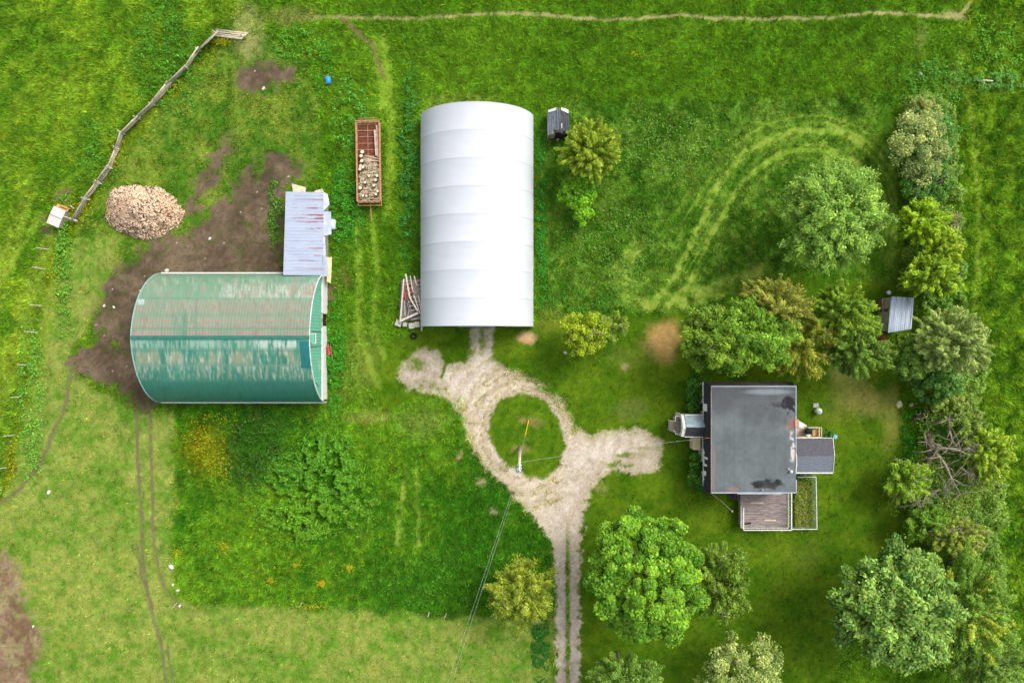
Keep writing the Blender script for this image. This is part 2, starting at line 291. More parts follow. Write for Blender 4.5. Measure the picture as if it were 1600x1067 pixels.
    c1, c2 = S(160, 144, 122), S(208, 198, 183)
    ex, ey = X-822, Y-680; radl = np.hypot(ex, ey*0.95)+(mid-.5)*10
    streak = 0.5+0.5*np.sin(radl/3.1+fine*4)
    dm = (1-sm(30, 140, np.abs(np.hypot(ex, ey)-90)))*sm(20, 60, np.abs(X-890))
    pk = vn(X/1.5, Y/1.5, 207); tg = np.clip(gt*0.5+.2+0.35*(streak-.4)*dm+.5*(pk-.5), 0, 1)
    pad = sm(1.1, 0.9, np.sqrt(((X-657)/40)**2+((Y-578)/36)**2))
    gc = mixc(c1, c2, tg)*(1-0.14*pad[..., None])*(1-lp[..., None]*np.array([.03, .07, .14]))
    col = col*(1-g[..., None])+gc*g[..., None]; tall = tall*(1-g)
    # dung pats and tiny bare specks on the pasture
    spk = (vn(X/3.6, Y/3.6, 41) > 0.965)*sm(-5, 8, pdist(X, Y, DRY))*0.8
    col = col*(1-spk[..., None])+S(72, 62, 44)*spk[..., None]
    stones = (vn(X/2.0, Y/2.0, 43) > 0.972)*np.maximum(mudm*0.8, sm(1.2, .6, np.sqrt(((wx-405)/32)**2+((wy-75)/55)**2)))
    hoof = (vn(X/2.6, Y/2.6, 211) > .8)*mudm*.45*(.4+.6*(mid > .45)); col = col*(1-hoof[..., None])+S(58, 46, 40)*hoof[..., None]
    stones = stones*sm(620, 560, Y)
    col = col*(1-stones[..., None])+S(205, 195, 175)*stones[..., None]
    gw = ((1-g)*(1-mudm))[..., None]; drym = sm(-5, 8, pdist(wx, wy, DRY))[..., None]*.8; gr = vn(X/1.7, Y/1.7, 205)[..., None]
    col = col*(0.80+0.40*tiny[..., None])*(1-gw+gw*(0.84+0.40*fbm(X, Y, 11, 3, 203))[..., None])*(.9+.2*gr)
    col = col*(1-gw)+col*(np.array([1.16, .99, .78])*(1-drym)+np.array([.96, .96, .95])*drym)*gw
    return col, tall, g, mudm, tr

def axis(lo, hi, step):
    a = np.arange(lo, hi+step, step); out = []; s = step; v = hi
    while v < 700: s *= 1.35; v += s; out.append(v)
    out2 = []; s = step; v = lo
    while v > -700: s *= 1.35; v -= s; out2.append(v)
    return np.concatenate([np.array(out2[::-1]), a, np.array(out)])
gx = axis(-57, 57, 0.125); gy = axis(-39, 39, 0.125)
GX, GY = np.meshgrid(gx, gy)
gpx, gpy = GX*F/H+800, 533.5-GY*F/H
gcol, gtall, gg, gm, gt_ = ground_fields(gpx, gpy)
GZ = (fbm(gpx, gpy, 9, 3, 51)-0.5)*0.10*np.clip(gtall+0.3*gm+0.12, 0, 1) - 0.02*gg
inn = (np.abs(GX) < 60) & (np.abs(GY) < 42); GZ = np.where(inn, GZ, 0)
far_ = sm(63, 67, np.maximum(np.abs(GX), np.abs(GY)+19))[..., None]; gcol = gcol*(1-far_*.42)      # no separate blades out there; their self-shading is put into the colour
V = np.stack([GX, GY, GZ], -1).reshape(-1, 3); T = gcol.reshape(-1, 3)
ny, nx = GX.shape; idx = np.arange(ny*nx).reshape(ny, nx)
Q = np.stack([idx[:-1, :-1], idx[:-1, 1:], idx[1:, 1:], idx[1:, :-1]], -1).reshape(-1, 4)
def cellmean(a): return ((a[:-1, :-1]+a[:-1, 1:]+a[1:, 1:]+a[1:, :-1])/4).ravel()
cg, cm, ct = cellmean(gg), cellmean(gm), cellmean(gt_)
cls = np.zeros(len(Q), int); cls[ct > 0.5] = 3; cls[cm > 0.5] = 2; cls[cg > 0.5] = 1
m_ground = mat("ground_sward", None, rough=0.95, vary=0.3, scale=1.8, bump=0.5, attr=True, spec=0.1, bscale=7)
m_gravel = mat("gravel", None, rough=0.95, vary=0.26, scale=2.2, bump=0.12, attr=True, spec=0.2, bscale=20)
for c_, nm, lab, mm in [(0, "ground", "green farm meadow and lawn", m_ground), (1, "driveway", "pale gravel driveway with a turning loop", m_gravel), (2, "barnyard_mud", "bare brown mud around the barn", m_gravel), (3, "path", "narrow trodden cattle trail across the top meadow", m_gravel)]:
    q = Q[cls == c_]; u, inv = np.unique(q, return_inverse=True)
    o = mesh_np(nm, V[u], inv.reshape(-1, 4), mm, T[u], smooth=True); tag(o, lab, "ground" if c_ == 0 else nm.replace("_", " "), kind="structure")

# ------------------------------------------------------------------ leaves and blades
m_leaf = mat("leaf", None, rough=0.55, vary=0.0, bump=0.0, attr=True, trans=0.28, spec=0.3)
m_blade = mat("grass_blade", None, rough=0.7, vary=0.0, bump=0.0, attr=True, trans=0.25, spec=0.15)
m_petal = mat("petal", None, rough=0.7, vary=0.0, bump=0.0, attr=True, trans=0.2, spec=0.1)
def leaf_quads(Pc, N, D, ln, wd):
    """rhombus leaves: centres, normals, long directions, lengths, widths"""
    D = D-N*np.sum(D*N, 1, keepdims=True); D /= np.linalg.norm(D, axis=1, keepdims=True)+1e-9
    W = np.cross(N, D); n = len(Pc)
    V_ = np.empty((n, 4, 3)); L = ln[:, None]/2; Wd = wd[:, None]/2
    V_[:, 0] = Pc-D*L; V_[:, 1] = Pc+W*Wd+N*Wd*0.25; V_[:, 2] = Pc+D*L; V_[:, 3] = Pc-W*Wd+N*Wd*0.25
    return V_.reshape(-1, 3), np.arange(n*4).reshape(n, 4)
def unit(a): return a/(np.linalg.norm(a, axis=1, keepdims=True)+1e-9)
def scatter_grass():
    # tall meadow blades, coloured like the sward they stand in
    n = 760000
    x = rng.uniform(-65, 65, n); y = rng.uniform(-46, 46, n)
    px, py = x*F/H+800, 533.5-y*F/H
    col, tall, g, mu, tr = ground_fields(px, py)
    for (a, b, c, d) in [(655, 170, 836, 514), (205, 425, 512, 630), (446, 295, 516, 430), (1095, 595, 1240, 770)]:
        tall = np.where((px > a) & (px < b+0) & False, 0, tall)
        inside = (px > a+4) & (px < c-4) & (py > b+4) & (py < d-4); tall = np.where(inside, 0, tall)
    clump = fbm(px, py, 12, 3, 61)
    keep = rng.uniform(0, 1, n) < np.clip(tall*1.35-0.05, 0, 1)*(0.7+0.5*sm(0.3, 0.65, clump))
    x, y, px, py, col, tall, clump = [a[keep] for a in (x, y, px, py, col, tall, clump)]
    n = len(x); k = 3
    hgt = (0.08+0.34*tall*clump*1.5)*(.5+fbm(px, py, 8, 2, 201))*rng.uniform(0.6, 1.3, n)
    az0 = 2*math.pi*fbm(px, py, 60, 2, 71)*2
    az = (az0[:, None]+rng.normal(0, 2.2, (n, k))).ravel(); h = np.repeat(hgt, k)*rng.uniform(0.7, 1.2, n*k)
    ln_ = h*rng.uniform(0.5, 1.5, n*k); wd = rng.uniform(0.025, 0.055, n*k)
    bx = np.repeat(x, k)+rng.normal(0, 0.06, n*k); by = np.repeat(y, k)+rng.normal(0, 0.06, n*k)
    dx, dy = np.cos(az), np.sin(az)
    z0 = np.full(n*k, -0.03)
    V_ = np.empty((n*k, 3, 3))
    V_[:, 0] = np.stack([bx-dy*wd, by+dx*wd, z0], 1); V_[:, 1] = np.stack([bx+dy*wd, by-dx*wd, z0], 1)
    V_[:, 2] = np.stack([bx+dx*ln_, by+dy*ln_, h], 1)
    lum = np.exp(rng.normal(0.34, 0.27, n)+(fbm(px, py, 6, 3, 201)-.5)*1.2); hue = rng.normal(0.03, 0.12, n)
    c = col*lum[:, None]; c = c*np.stack([1+hue*1.3+0.05, np.ones(n), 1-hue], 1)
    o = mesh_np("meadow_grass", V_.reshape(-1, 3), np.arange(n*k*3).reshape(-1, 3), m_blade, np.repeat(c, k*3, axis=0))
    tag(o, "rough green meadow grass standing over the fields", "grass", kind="stuff")
scatter_grass()
def scatter_weeds():
    # broad-leaved weeds in drifts: (centre x, y, rx, ry, count, colour, height)
    Vs, Fs, Ts = [], [], []; off = 0
    for (cx, cy, rx, ry, n, c_, hh) in [(470, 795, 62, 50, 14000, (92, 144, 40), 1.4), (512, 735, 46, 62, 12000, (84, 142, 44), 1.7), (455, 745, 40, 40, 5000, (76, 132, 40), 1.2), (560, 790, 30, 50, 3000, (92, 142, 44), .7), (392, 700, 50, 70, 5000, (50, 92, 22), .7), (524, 560, 16, 90, 3600, (62, 132, 34), .8), (540, 330, 30, 70, 4200, (62, 132, 40), .7), (548, 180, 26, 60, 3000, (84, 146, 60), .7), (470, 70, 50, 26, 2500, (80, 140, 40), .5), (505, 110, 20, 40, 1500, (70, 136, 30), .5), (640, 260, 18, 160, 5200, (58, 122, 50), .7), (845, 330, 10, 160, 3200, (52, 124, 36), .5), (260, 90, 60, 90, 5200, (74, 134, 44), .7), (150, 240, 40, 60, 2500, (78, 134, 44), .6), (100, 410, 14, 120, 2200, (96, 150, 60), .6), (50, 620, 20, 130, 2800, (100, 156, 70), .6), (1560, 130, 60, 16, 2600, (90, 146, 80), .6), (1550, 90, 50, 60, 2600, (96, 156, 44), .5), (1455, 130, 60, 40, 2500, (74, 132, 44), .6), (845, 1010, 14, 60, 1500, (44, 110, 40), .5), (1422, 690, 14, 60, 2200, (56, 128, 22), .4), (430, 330, 10, 60, 900, (70, 124, 40), .4), (1255, 785, 16, 36, 900, (130, 160, 50), .35), (905, 470, 60, 20, 2200, (70, 126, 36), .35), (1085, 615, 12, 34, 900, (40, 96, 24), .5), (700, 900, 140, 50, 3500, (72, 126, 36), .35), (950, 380, 80, 80, 3800, (92, 134, 58), .35), (1050, 230, 110, 60, 3200, (96, 138, 62), .3)]:
        r = np.sqrt(rng.uniform(0, 1, n))*np.clip(rng.normal(1, .15, n), .5, 1.4); a = rng.uniform(0, 2*math.pi, n)
        px, py = cx+rx*r*np.cos(a), cy+ry*r*np.sin(a)
        cl = fbm(px, py, 9, 3, 81)
        bad = np.zeros(n, bool)
        for (a1, b1, a2, b2) in [(655, 170, 836, 514), (205, 425, 512, 630), (446, 297, 516, 430), (556, 185, 596, 320)]: bad |= (px > a1) & (px < a2) & (py > b1) & (py < b2)
        k_ = (cl > 0.42) & ~bad; px, py, cl = px[k_], py[k_], cl[k_]; n = len(px)
        rr_ = np.hypot((px-cx)/rx, (py-cy)/ry).clip(0, 1); z = hh*(.35+.65*(1-rr_**2))*sm(0.35, 0.7, cl)*rng.uniform(0.6, 1.1, n)
        kk = (H-z)/F; Pc = np.stack([(px-800)*H/F, (533.5-py)*H/F, z], 1)
        N = unit(np.stack([rng.normal(0, .5, n), rng.normal(0, .5, n), np.ones(n)], 1)); D = rng.normal(0, 1, (n, 3))
        v, f = leaf_quads(Pc, N, D, rng.uniform(.13, .32, n), rng.uniform(.07, .17, n))
        c = S(*c_)[None]*np.array([1.2, 1.1, .55])*np.exp(rng.normal(0.2, 0.27, n))[:, None]*np.stack([1+rng.normal(0, .12, n), np.ones(n), 1+rng.normal(0, .15, n)], 1)
        Vs.append(v); Fs.append(f+off); Ts.append(np.repeat(c, 4, 0)); off += len(v)
    o = mesh_np("weeds", np.vstack(Vs), np.vstack(Fs), m_leaf, np.vstack(Ts)); tag(o, "drifts of broad-leaved weeds in the rough grass", "weeds", kind="stuff")
    Vs, Fs, Ts = [], [], []; off = 0
    for (cx, cy, rx, ry, n) in [(316, 686, 30, 34, 230), (345, 728, 24, 30, 170), (350, 652, 60, 10, 60), (505, 909, 7, 6, 130), (425, 905, 7, 5, 50), (465, 880, 6, 4, 40), (548, 884, 7, 5, 70), (350, 852, 12, 9, 60), (280, 860, 8, 10, 60), (490, 945, 26, 6, 90), (350, 68, 14, 6, 140), (130, 330, 24, 26, 160), (185, 240, 14, 26, 120), (275, 135, 12, 14, 60), (90, 440, 12, 60, 110), (22, 720, 8, 40, 110), (500, 110, 30, 40, 60), (1478, 300, 12, 90, 110), (1500, 1100, 20, 20, 0), (880, 410, 8, 8, 10), (990, 88, 10, 4, 12), (450, 880, 140, 50, 120)]:
        if not n: continue
        px, py = cx+rng.normal(0, .5, n)*rx, cy+rng.normal(0, .5, n)*ry
        Pc = np.stack([(px-800)*H/F, (533.5-py)*H/F, rng.uniform(.35, .6, n)], 1)
        v, f = leaf_quads(Pc, unit(np.stack([rng.normal(0, .2, n), rng.normal(0, .2, n), np.ones(n)], 1)), rng.normal(0, 1, (n, 3)), rng.uniform(.08, .16, n), rng.uniform(.08, .14, n))
        c = S(192, 180, 34)[None]*np.exp(rng.normal(-.15, .2, n))[:, None]
        Vs.append(v); Fs.append(f+off); Ts.append(np.repeat(c, 4, 0)); off += len(v)
    o = mesh_np("wildflowers", np.vstack(Vs), np.vstack(Fs), m_petal, np.vstack(Ts)); tag(o, "yellow wildflowers scattered through the weedy grass", "wildflowers", kind="stuff")
scatter_weeds()

# ------------------------------------------------------------------ trees
m_bark = mat("bark", S(120, 108, 92), rough=0.95, vary=0.3, scale=5, bump=0.6, col2=S(78, 66, 54))
m_grey = mat("bare_branch", S(158, 148, 128), rough=0.9, vary=0.2, scale=5, bump=0.4, col2=S(130, 120, 104))
def tree(name, label, cat, px, py, rx, ry, zt, zb, c1, c2, leaves=16000, boughs=70, size=.3, clump=.24, feather=0.0, droop=.1, rot=0.0, bare=0, group=None, c3=None, seed=0, open_=0.0, aspect=.6):
    r = np.random.default_rng(1000+seed+int(px*3+py)); zc = zt*.62+zb*.38
    k = M2(zc); c0 = np.array(P(px, py, zc)); Rx, Ry = rx*k, ry*k; hz = zt-zc; base = np.array([c0[0], c0[1], 0.0])
    leaves = int(leaves*1.35); size = size*.84
    e = empty(name, (base[0], base[1], 0), label=label, cat=cat, group=group)
    cr, sr = math.cos(rot), math.sin(rot); Rm = (Rx+Ry)/2
    # boughs: tips spread over an uneven envelope
    boughs = int(boughs*1.55); clump = clump*.84
    i = np.arange(boughs)+.5; ph = np.arccos(1-i/boughs*1.25); th = math.pi*(1+5**.5)*i+r.normal(0, .6, boughs)
    ragged = .6 if leaves > 38000 else 1.0
    env = .72+.3*(1-ragged)*.8+.3*ragged*vn(np.cos(th)*1.7+px, np.sin(th)*1.7+py, 3)+.28*vn(np.cos(th)*4.3+px, np.sin(th)*4.3+py, 5)+r.normal(0, .07, boughs)
    tx, ty, tz = np.cos(th)*np.sin(ph)*Rx*env*(1-clump*.75), np.sin(th)*np.sin(ph)*Ry*env*(1-clump*.75), np.cos(ph)*hz*(.85+.2*r.uniform(-1, 1, boughs))*np.where(ph > math.pi/2, (zc-zb)/hz*.9, 1)
    tips = np.stack([tx*cr-ty*sr, tx*sr+ty*cr, tz], 1)+r.normal(0, .07*Rm, (boughs, 3))*np.array([1, 1, .8])
    st = tips*np.array([.22, .22, 0])+np.stack([r.normal(0, .10*Rm, boughs), r.normal(0, .10*Rm, boughs), np.clip(tips[:, 2]*.5-.35*hz, zb-zc, hz*.6)], 1)
    if open_: keepb = r.uniform(0, 1, boughs) > open_; tips, st = tips[keepb], st[keepb]; boughs = len(tips)
    def bez(b, t):
        a, d = st[b], tips[b]; mid_ = (a+d)/2; mid_[..., 2] += np.linalg.norm(d-a, axis=-1)*droop
        t = t[:, None]; return a*(1-t)**2+2*mid_*t*(1-t)+d*t**2
    wgt = r.uniform(.6, 1.3, boughs); b = r.choice(boughs, leaves, p=wgt/wgt.sum())
    csz = clump*Rm*np.exp(r.normal(0, .3, boughs)).clip(.5, 1.9)
    bdir = unit(tips-st)
    if feather > 0:
        t = 1-np.abs(r.normal(0, .32, leaves)).clip(0, .85); pc = bez(b, t)
        sp = csz[b]*(.25+.55*(1-feather))*(1.15-t*.75)
        off = r.normal(0, 1, (leaves, 3))*sp[:, None]*np.array([1, 1, .45]); pc = pc+off
        # secondary sprays reach further out
        pc += bdir[b]*(r.uniform(0, .5, leaves)*csz[b])[:, None]
        N = unit(off*.7/(sp[:, None]+1e-6)*.5+np.array([0, 0, 1.0])+r.normal(0, .35, (leaves, 3)))
        D = bdir[b]*1.2*np.array([1, 1, .5])+r.normal(0, .75, (leaves, 3))*(1.3-feather)+unit(off)*.4
    else:
        sph = unit(r.normal(0, 1, (leaves, 3))); sph[:, 2] = np.where(r.uniform(0, 1, leaves) < .8, np.abs(sph[:, 2]), sph[:, 2])
        lump = .4+.75*r.uniform(0, 1, leaves)**.6
        off = sph*(csz[b]*lump)[:, None]*np.array([1, 1, .62]); pc = tips[b]+off
        N = unit(sph*.6+np.array([0, 0, .6])+r.normal(0, .45, (leaves, 3))); D = r.normal(0, 1, (leaves, 3))
    ln_ = size*r.uniform(.65, 1.4, leaves)
    v, f = leaf_quads(pc+c0-base, N, D, ln_, ln_*aspect*r.uniform(.7, 1.2, leaves))
    bt = r.uniform(0, 1, boughs); wm_ = np.array([1.0, 1.03, .52]); c1, c2 = S(*c1)*wm_, S(*c2)*wm_
    tt = np.clip(bt[b]*.7+r.uniform(0, .45, leaves), 0, 1)[:, None]; c = c1*(1-tt)+c2*tt
    if c3 is not None:
        q = (bt[b] > .86)[:, None]*.8; c = c*(1-q)+S(*c3)*q
    c = c*np.stack([1+r.normal(.04, .13, leaves), np.ones(leaves), 1+r.normal(0, .2, leaves)], 1)*np.exp((bt[b]-.5)*.35)[:, None]
    lt = r.uniform(0, 1, leaves)[:, None] < .14
    c = c*np.exp(r.normal(0, .26, leaves))[:, None]*1.22; c = np.where(lt, c*1.4+np.array([.02, .025, .006]), c)
    mesh_np("crown", v, f, m_leaf, np.repeat(c, 4, 0), parent=e)
    mb = MB(); tr = max(.1, Rm*.055); lb = zc-base[2]
    mb.tube([(0, 0, -.1), (0.02*Rm, 0, zb*.5), (0, .03*Rm, zb), (0, 0, zc), (0, 0, zc+hz*.45)], [tr*1.35, tr*1.05, tr*.95, tr*.6, tr*.2], 8)
    for j in range(0, boughs, max(1, boughs//26)):
        t = np.linspace(0, 1, 5); q = bez(np.full(5, j), t)+np.array([0, 0, zc]); mb.tube(q, [tr*.38, tr*.3, tr*.2, tr*.12, tr*.05], 5)
    mb.build("trunk", m_bark, e, smooth=True)
    if bare:
        for j in r.choice(boughs, bare, replace=False):
            mb = MB()
            t = np.linspace(.2, 1, 5); q = bez(np.full(5, j), t)*np.array([1.08, 1.08, 1.12])+np.array([0, 0, zc+csz[j]*.55])
            q += np.cumsum(r.normal(0, .08*Rm/5, (5, 3)), 0)
            mb.tube(q, [.05, .045, .035, .025, .012], 4)
            for s_ in range(3):
                a = q[2+s_ % 3]; d = unit(r.normal(0, 1, (1, 3)))[0]*np.array([1, 1, .25])*.7; mb.tube([a, a+d*.5+r.normal(0, .05, 3), a+d], [.025, .018, .008], 4)
            mb.build("bare_branch", m_grey, e, smooth=True)
    return e

G1 = "trees of the row beside the house"; G2 = "trees of the field-edge hedgerow"
# lawn and yard trees
tree("cedar_tree", "feathery yellow-green cedar right beside the small weathered hut", "tree", 922, 237, 48, 47, 6.5, .8, (112, 138, 40), (140, 160, 56), 20000, 120, .34, .2, .85, -.05, aspect=.3)
tree("young_maple_tree", "small lime-green sapling just below the feathery cedar", "tree", 903, 302, 27, 24, 3.4, .6, (84, 140, 22), (112, 162, 36), 2600, 16, .3, .3, open_=.15, aspect=.7)
tree("young_maple_tree", "tiny bright lime sapling, the lower one beneath the feathery cedar", "tree", 909, 336, 16, 15, 2.6, .5, (100, 156, 26), (122, 172, 38), 1300, 9, .28, .34, aspect=.7)
tree("willow_tree", "big round pale green tree standing alone in the mown hay plot", "tree", 1299, 336, 74, 80, 10.5, 1.5, (98, 142, 62), (140, 172, 96), 44000, 170, .32, .17, .35, .05, aspect=.4)
tree("plum_tree", "yellow-green tree with bare grey twigs on the lawn below the white shelter", "tree", 913, 519, 35, 38, 6, 1.2, (112, 144, 20), (150, 164, 44), 9500, 46, .26, .24, .25, .1, bare=12, aspect=.5)
tree("plum_tree", "thin dull green bushy tree at the right of the twiggy yellow-green one", "tree", 957, 512, 24, 24, 4.2, .8, (100, 130, 50), (126, 150, 66), 3200, 26, .26, .26, .3, .05, bare=6, open_=.2, aspect=.45)
tree("maple_tree", "rounded mid-green tree at the left end of the row above the house", "tree", 1114, 527, 52, 52, 9, 1.5, (86, 124, 34), (124, 152, 58), 20000, 70, .3, .2, .3, .05, bare=4, aspect=.5)
tree("maple_tree", "dense bright green tree directly above the dark house roof", "tree", 1172, 526, 66, 53, 9.5, 1.5, (80, 124, 30), (116, 152, 56), 26000, 80, .3, .19, .25, .08, aspect=.5)
tree("apple_tree", "olive-brown feathery tree behind the bright green one above the house", "tree", 1214, 481, 55, 44, 8.6, 1.4, (122, 130, 58), (148, 152, 84), 15000, 80, .28, .16, .7, .05, rot=-.5, aspect=.3)
tree("apple_tree", "olive and yellow mottled tree between the bright green tree and the spruce row", "tree", 1252, 541, 54, 49, 7.5, 1.2, (104, 120, 40), (132, 138, 56), 14000, 70, .28, .17, .55, .05, c3=(150, 152, 40), aspect=.34)
tree("spruce_tree", "layered yellow-green tree at the upper right of the row, next to the tin coop", "tree", 1316, 486, 56, 44, 8.5, 1.0, (92, 130, 34), (128, 156, 56), 18000, 80, .32, .17, .75, -.03, rot=-.35, aspect=.34)
tree("spruce_tree", "blue-green drooping tree below the layered one near the tin coop", "tree", 1336, 545, 54, 42, 7.5, .8, (80, 116, 42), (112, 142, 66), 16000, 76, .3, .17, .7, -.03, rot=-.3, aspect=.34)
tree("maple_tree", "largest bright green maple with dense crown beside the driveway", "tree", 1007, 898, 79, 82, 12, 2, (66, 122, 24), (122, 162, 56), 60000, 170, .34, .13, .0, .1, aspect=.75)
tree("spruce_tree", "olive green tree leaning against the right side of the big bright maple", "tree", 1127, 914, 46, 60, 8.5, 1, (82, 116, 36), (112, 138, 58), 17000, 80, .28, .17, .5, .0, bare=5, aspect=.4)
tree("birch_tree", "dull green tree cut by the bottom edge below the big maple", "tree", 976, 1058, 62, 34, 8, 1, (84, 122, 50), (112, 144, 74), 13000, 60, .28, .17, .4, .0, aspect=.4)
tree("crabapple_tree", "pale green tree with whitish leaves at the bottom edge of the lawn", "tree", 1155, 1050, 55, 56, 7.5, 1, (84, 118, 44), (168, 180, 140), 14000, 70, .26, .18, .0, .05, bare=3, aspect=.6)
tree("pear_tree", "yellow-olive tree left of the driveway near the overhead wires", "tree", 814, 931, 51, 53, 7.5, 1, (108, 130, 42), (146, 158, 70), 18000, 80, .28, .18, .4, .0, bare=4, aspect=.4)
tree("chestnut_tree", "biggest spreading tree with pale-edged leaf tufts at the lower right", "tree", 1392, 946, 92, 92, 11.5, 1.5, (66, 112, 44), (138, 168, 104), 46000, 130, .38, .14, .15, .1, rot=.4, aspect=.6)
tree("ash_tree", "light green drooping tree right of the biggest spreading one", "tree", 1512, 950, 69, 85, 9, 1, (88, 130, 44), (126, 158, 76), 22000, 90, .3, .15, .6, .0, c3=(150, 164, 44), aspect=.34)
tree("ash_tree", "pale green tree with bare branches in the lower right corner", "tree", 1545, 1035, 60, 60, 8, 1, (90, 130, 50), (122, 152, 80), 14000, 70, .3, .16, .6, .0, bare=9, aspect=.34)
# hedgerow, top to bottom
tree("hawthorn_shrub", "bush with cream blossom at the top of the hedgerow", "shrub", 1445, 180, 24, 26, 2.8, .2, (92, 132, 60), (180, 180, 140), 4200, 30, .22, .24, aspect=.7, bare=5)
tree("hawthorn_shrub", "large bush speckled with cream blossom in the upper hedgerow", "shrub", 1436, 232, 41, 53, 4.0, .2, (84, 126, 66), (172, 180, 146), 12000, 60, .22, .2, aspect=.7, bare=3)
tree("lilac_shrub", "blue-green bush at the right of the blossoming hedgerow bush", "shrub", 1466, 215, 22, 50, 2.6, .2, (70, 124, 56), (96, 146, 84), 5200, 34, .24, .24, aspect=.6)
tree("lilac_shrub", "dark green bush under the cream-speckled hedgerow bush", "shrub", 1446, 292, 39, 30, 2.6, .2, (56, 108, 44), (90, 134, 60), 5200, 30, .24, .24, aspect=.6, bare=8)
tree("willow_tree", "small vivid yellow-green tree in the middle hedgerow, uppermost of the yellow ones", "tree", 1441, 349, 40, 36, 5.5, .6, (116, 156, 18), (148, 176, 40), 10000, 56, .3, .2, .4, .0, aspect=.4)
tree("willow_tree", "yellow-green tree at the right side of the hedgerow's yellow group", "tree", 1470, 390, 34, 37, 5.5, .6, (110, 148, 26), (150, 172, 50), 9000, 50, .3, .2, .4, .0, aspect=.4)
tree("willow_tree", "wide yellow-green tree just above the tin-roofed coop", "tree", 1454, 432, 42, 36, 6.5, .6, (104, 144, 26), (142, 168, 48), 14000, 66, .3, .18, .45, .0, rot=-.1, aspect=.4)
tree("lilac_shrub", "grey leafless bush at the right of the yellow-green hedgerow trees", "shrub", 1488, 350, 13, 20, 2.0, .2, (120, 130, 100), (150, 155, 130), 900, 20, .2, .3, aspect=.5, bare=14)
tree("white_willow_tree", "big silvery green willow right below the tin-roofed coop", "tree", 1484, 532, 60, 50, 9.5, 1, (112, 140, 80), (164, 180, 134), 26000, 110, .3, .15, .65, .05, rot=-.35, aspect=.32)
tree("maple_tree", "small mid-green tree in front of the silvery willow's left side", "tree", 1424, 562, 32, 34, 6, .8, (90, 132, 56), (126, 156, 82), 9500, 50, .28, .2, .3, .0, aspect=.45)
tree("lilac_shrub", "dark green shrub in the shade under the silvery willow", "shrub", 1463, 597, 38, 26, 4, .2, (62, 104, 48), (86, 130, 64), 8000, 46, .28, .2, aspect=.6)
tree("lilac_shrub", "small pale green shrub beneath the willow near the brushy hedge", "shrub", 1488, 630, 32, 23, 3, .2, (104, 136, 60), (140, 160, 90), 4200, 30, .26, .22, aspect=.5)
tree("willow_tree", "yellow-green tree right of the fallen trunk", "tree", 1544, 708, 34, 46, 6, .6, (112, 150, 36), (150, 172, 62), 12000, 60, .3, .18, .5, .0, aspect=.4)
tree("willow_tree", "mid-green brushy tree above the fallen trunk's branches", "tree", 1506, 660, 30, 24, 4.6, .4, (96, 128, 58), (128, 150, 84), 7000, 44, .28, .2, .4, .0, bare=8, open_=.1, aspect=.4)
tree("willow_tree", "low yellow-green tree left of the fallen trunk with bare twigs", "tree", 1416, 750, 40, 36, 4.6, .4, (104, 146, 30), (134, 164, 56), 8500, 50, .28, .18, .4, .0, bare=22, open_=.12, aspect=.4)
tree("willow_tree", "light olive tree at the lower end of the broken branches", "tree", 1496, 838, 46, 28, 5.5, .6, (118, 142, 60), (152, 166, 90), 12000, 60, .26, .17, .55, .0, bare=14, aspect=.35)
tree("willow_tree", "mid-green tree left of the light olive one above the big spreading tree", "tree", 1448, 818, 37, 32, 4.5, .4, (86, 128, 34), (112, 148, 54), 6500, 40, .28, .2, .3, .0, aspect=.45)
tree("lilac_shrub", "lime-green shrub between the olive tree and the big spreading tree", "shrub", 1480, 884, 41, 30, 3.4, .2, (104, 150, 26), (124, 164, 44), 6000, 36, .26, .2, aspect=.5)
# shrubs by the house
for (x, y, a, b, h, lab) in [(1086, 612, 14, 16, 1.7, "low green shrub at the house's upper left corner"), (1083, 636, 11, 12, 1.3, "low green shrub just above the entrance porch"), (1086, 722, 10, 14, 1.3, "green shrub below the entrance porch along the wall"), (1088, 750, 12, 18, 1.5, "long green shrub at the house's lower left corner"), (1291, 678, 9, 8, 1.1, "small leafy plant at the upper corner of the small wing")]:
    tree("garden_shrub", lab, "shrub", x, y, a, b, h, .1, (44, 100, 30), (76, 128, 50), int(a*b*9), 16, .2, .3, aspect=.7, group="shrubs against the house walls")
# undergrowth along the hedgerow
def undergrowth():
    poly = [(1398, 160), (1440, 140), (1490, 170), (1500, 320), (1500, 440), (1545, 560), (1530, 640), (1575, 720), (1560, 850), (1590, 1067), (1500, 1067), (1450, 860), (1420, 800), (1400, 760), (1412, 600), (1400, 480), (1412, 330)]
    n = 110000; px = rng.uniform(1390, 1600, n); py = rng.uniform(130, 1080, n); d = pdist(px+(fbm(px, py, 20, 2, 1)-.5)*20, py, poly); c_ = fbm(px, py, 16, 3, 91)
    k_ = (d > 0) & (c_ > .36) & ~((px > 1382) & (px < 1432) & (py > 455) & (py < 522)) & ~((px > 1400) & (px < 1452) & (py > 605) & (py < 742))
    px, py, c_, d = px[k_], py[k_], c_[k_], d[k_]; n = len(px); z = (.3+2.0*sm(.35, .7, c_))*np.clip(d/14, .2, 1)*rng.uniform(.6, 1.05, n)
    k = (H)/F; Pc = np.stack([(px-800)*k, (533.5-py)*k, z], 1)
    N = unit(np.stack([rng.normal(0, .5, n), rng.normal(0, .5, n), np.ones(n)], 1))
    v, f = leaf_quads(Pc, N, rng.normal(0, 1, (n, 3)), rng.uniform(.18, .4, n), rng.uniform(.1, .22, n))
    m = fbm(px, py, 50, 2, 95)[:, None]; c = (S(70, 118, 30)*(1-m)+S(132, 160, 58)*m)*np.exp(rng.normal(0.25, .26, n))[:, None]
    o = mesh_np("undergrowth", v, f, m_leaf, np.repeat(c, 4, 0)); tag(o, "tangled green undergrowth along the hedgerow", "undergrowth", kind="stuff")
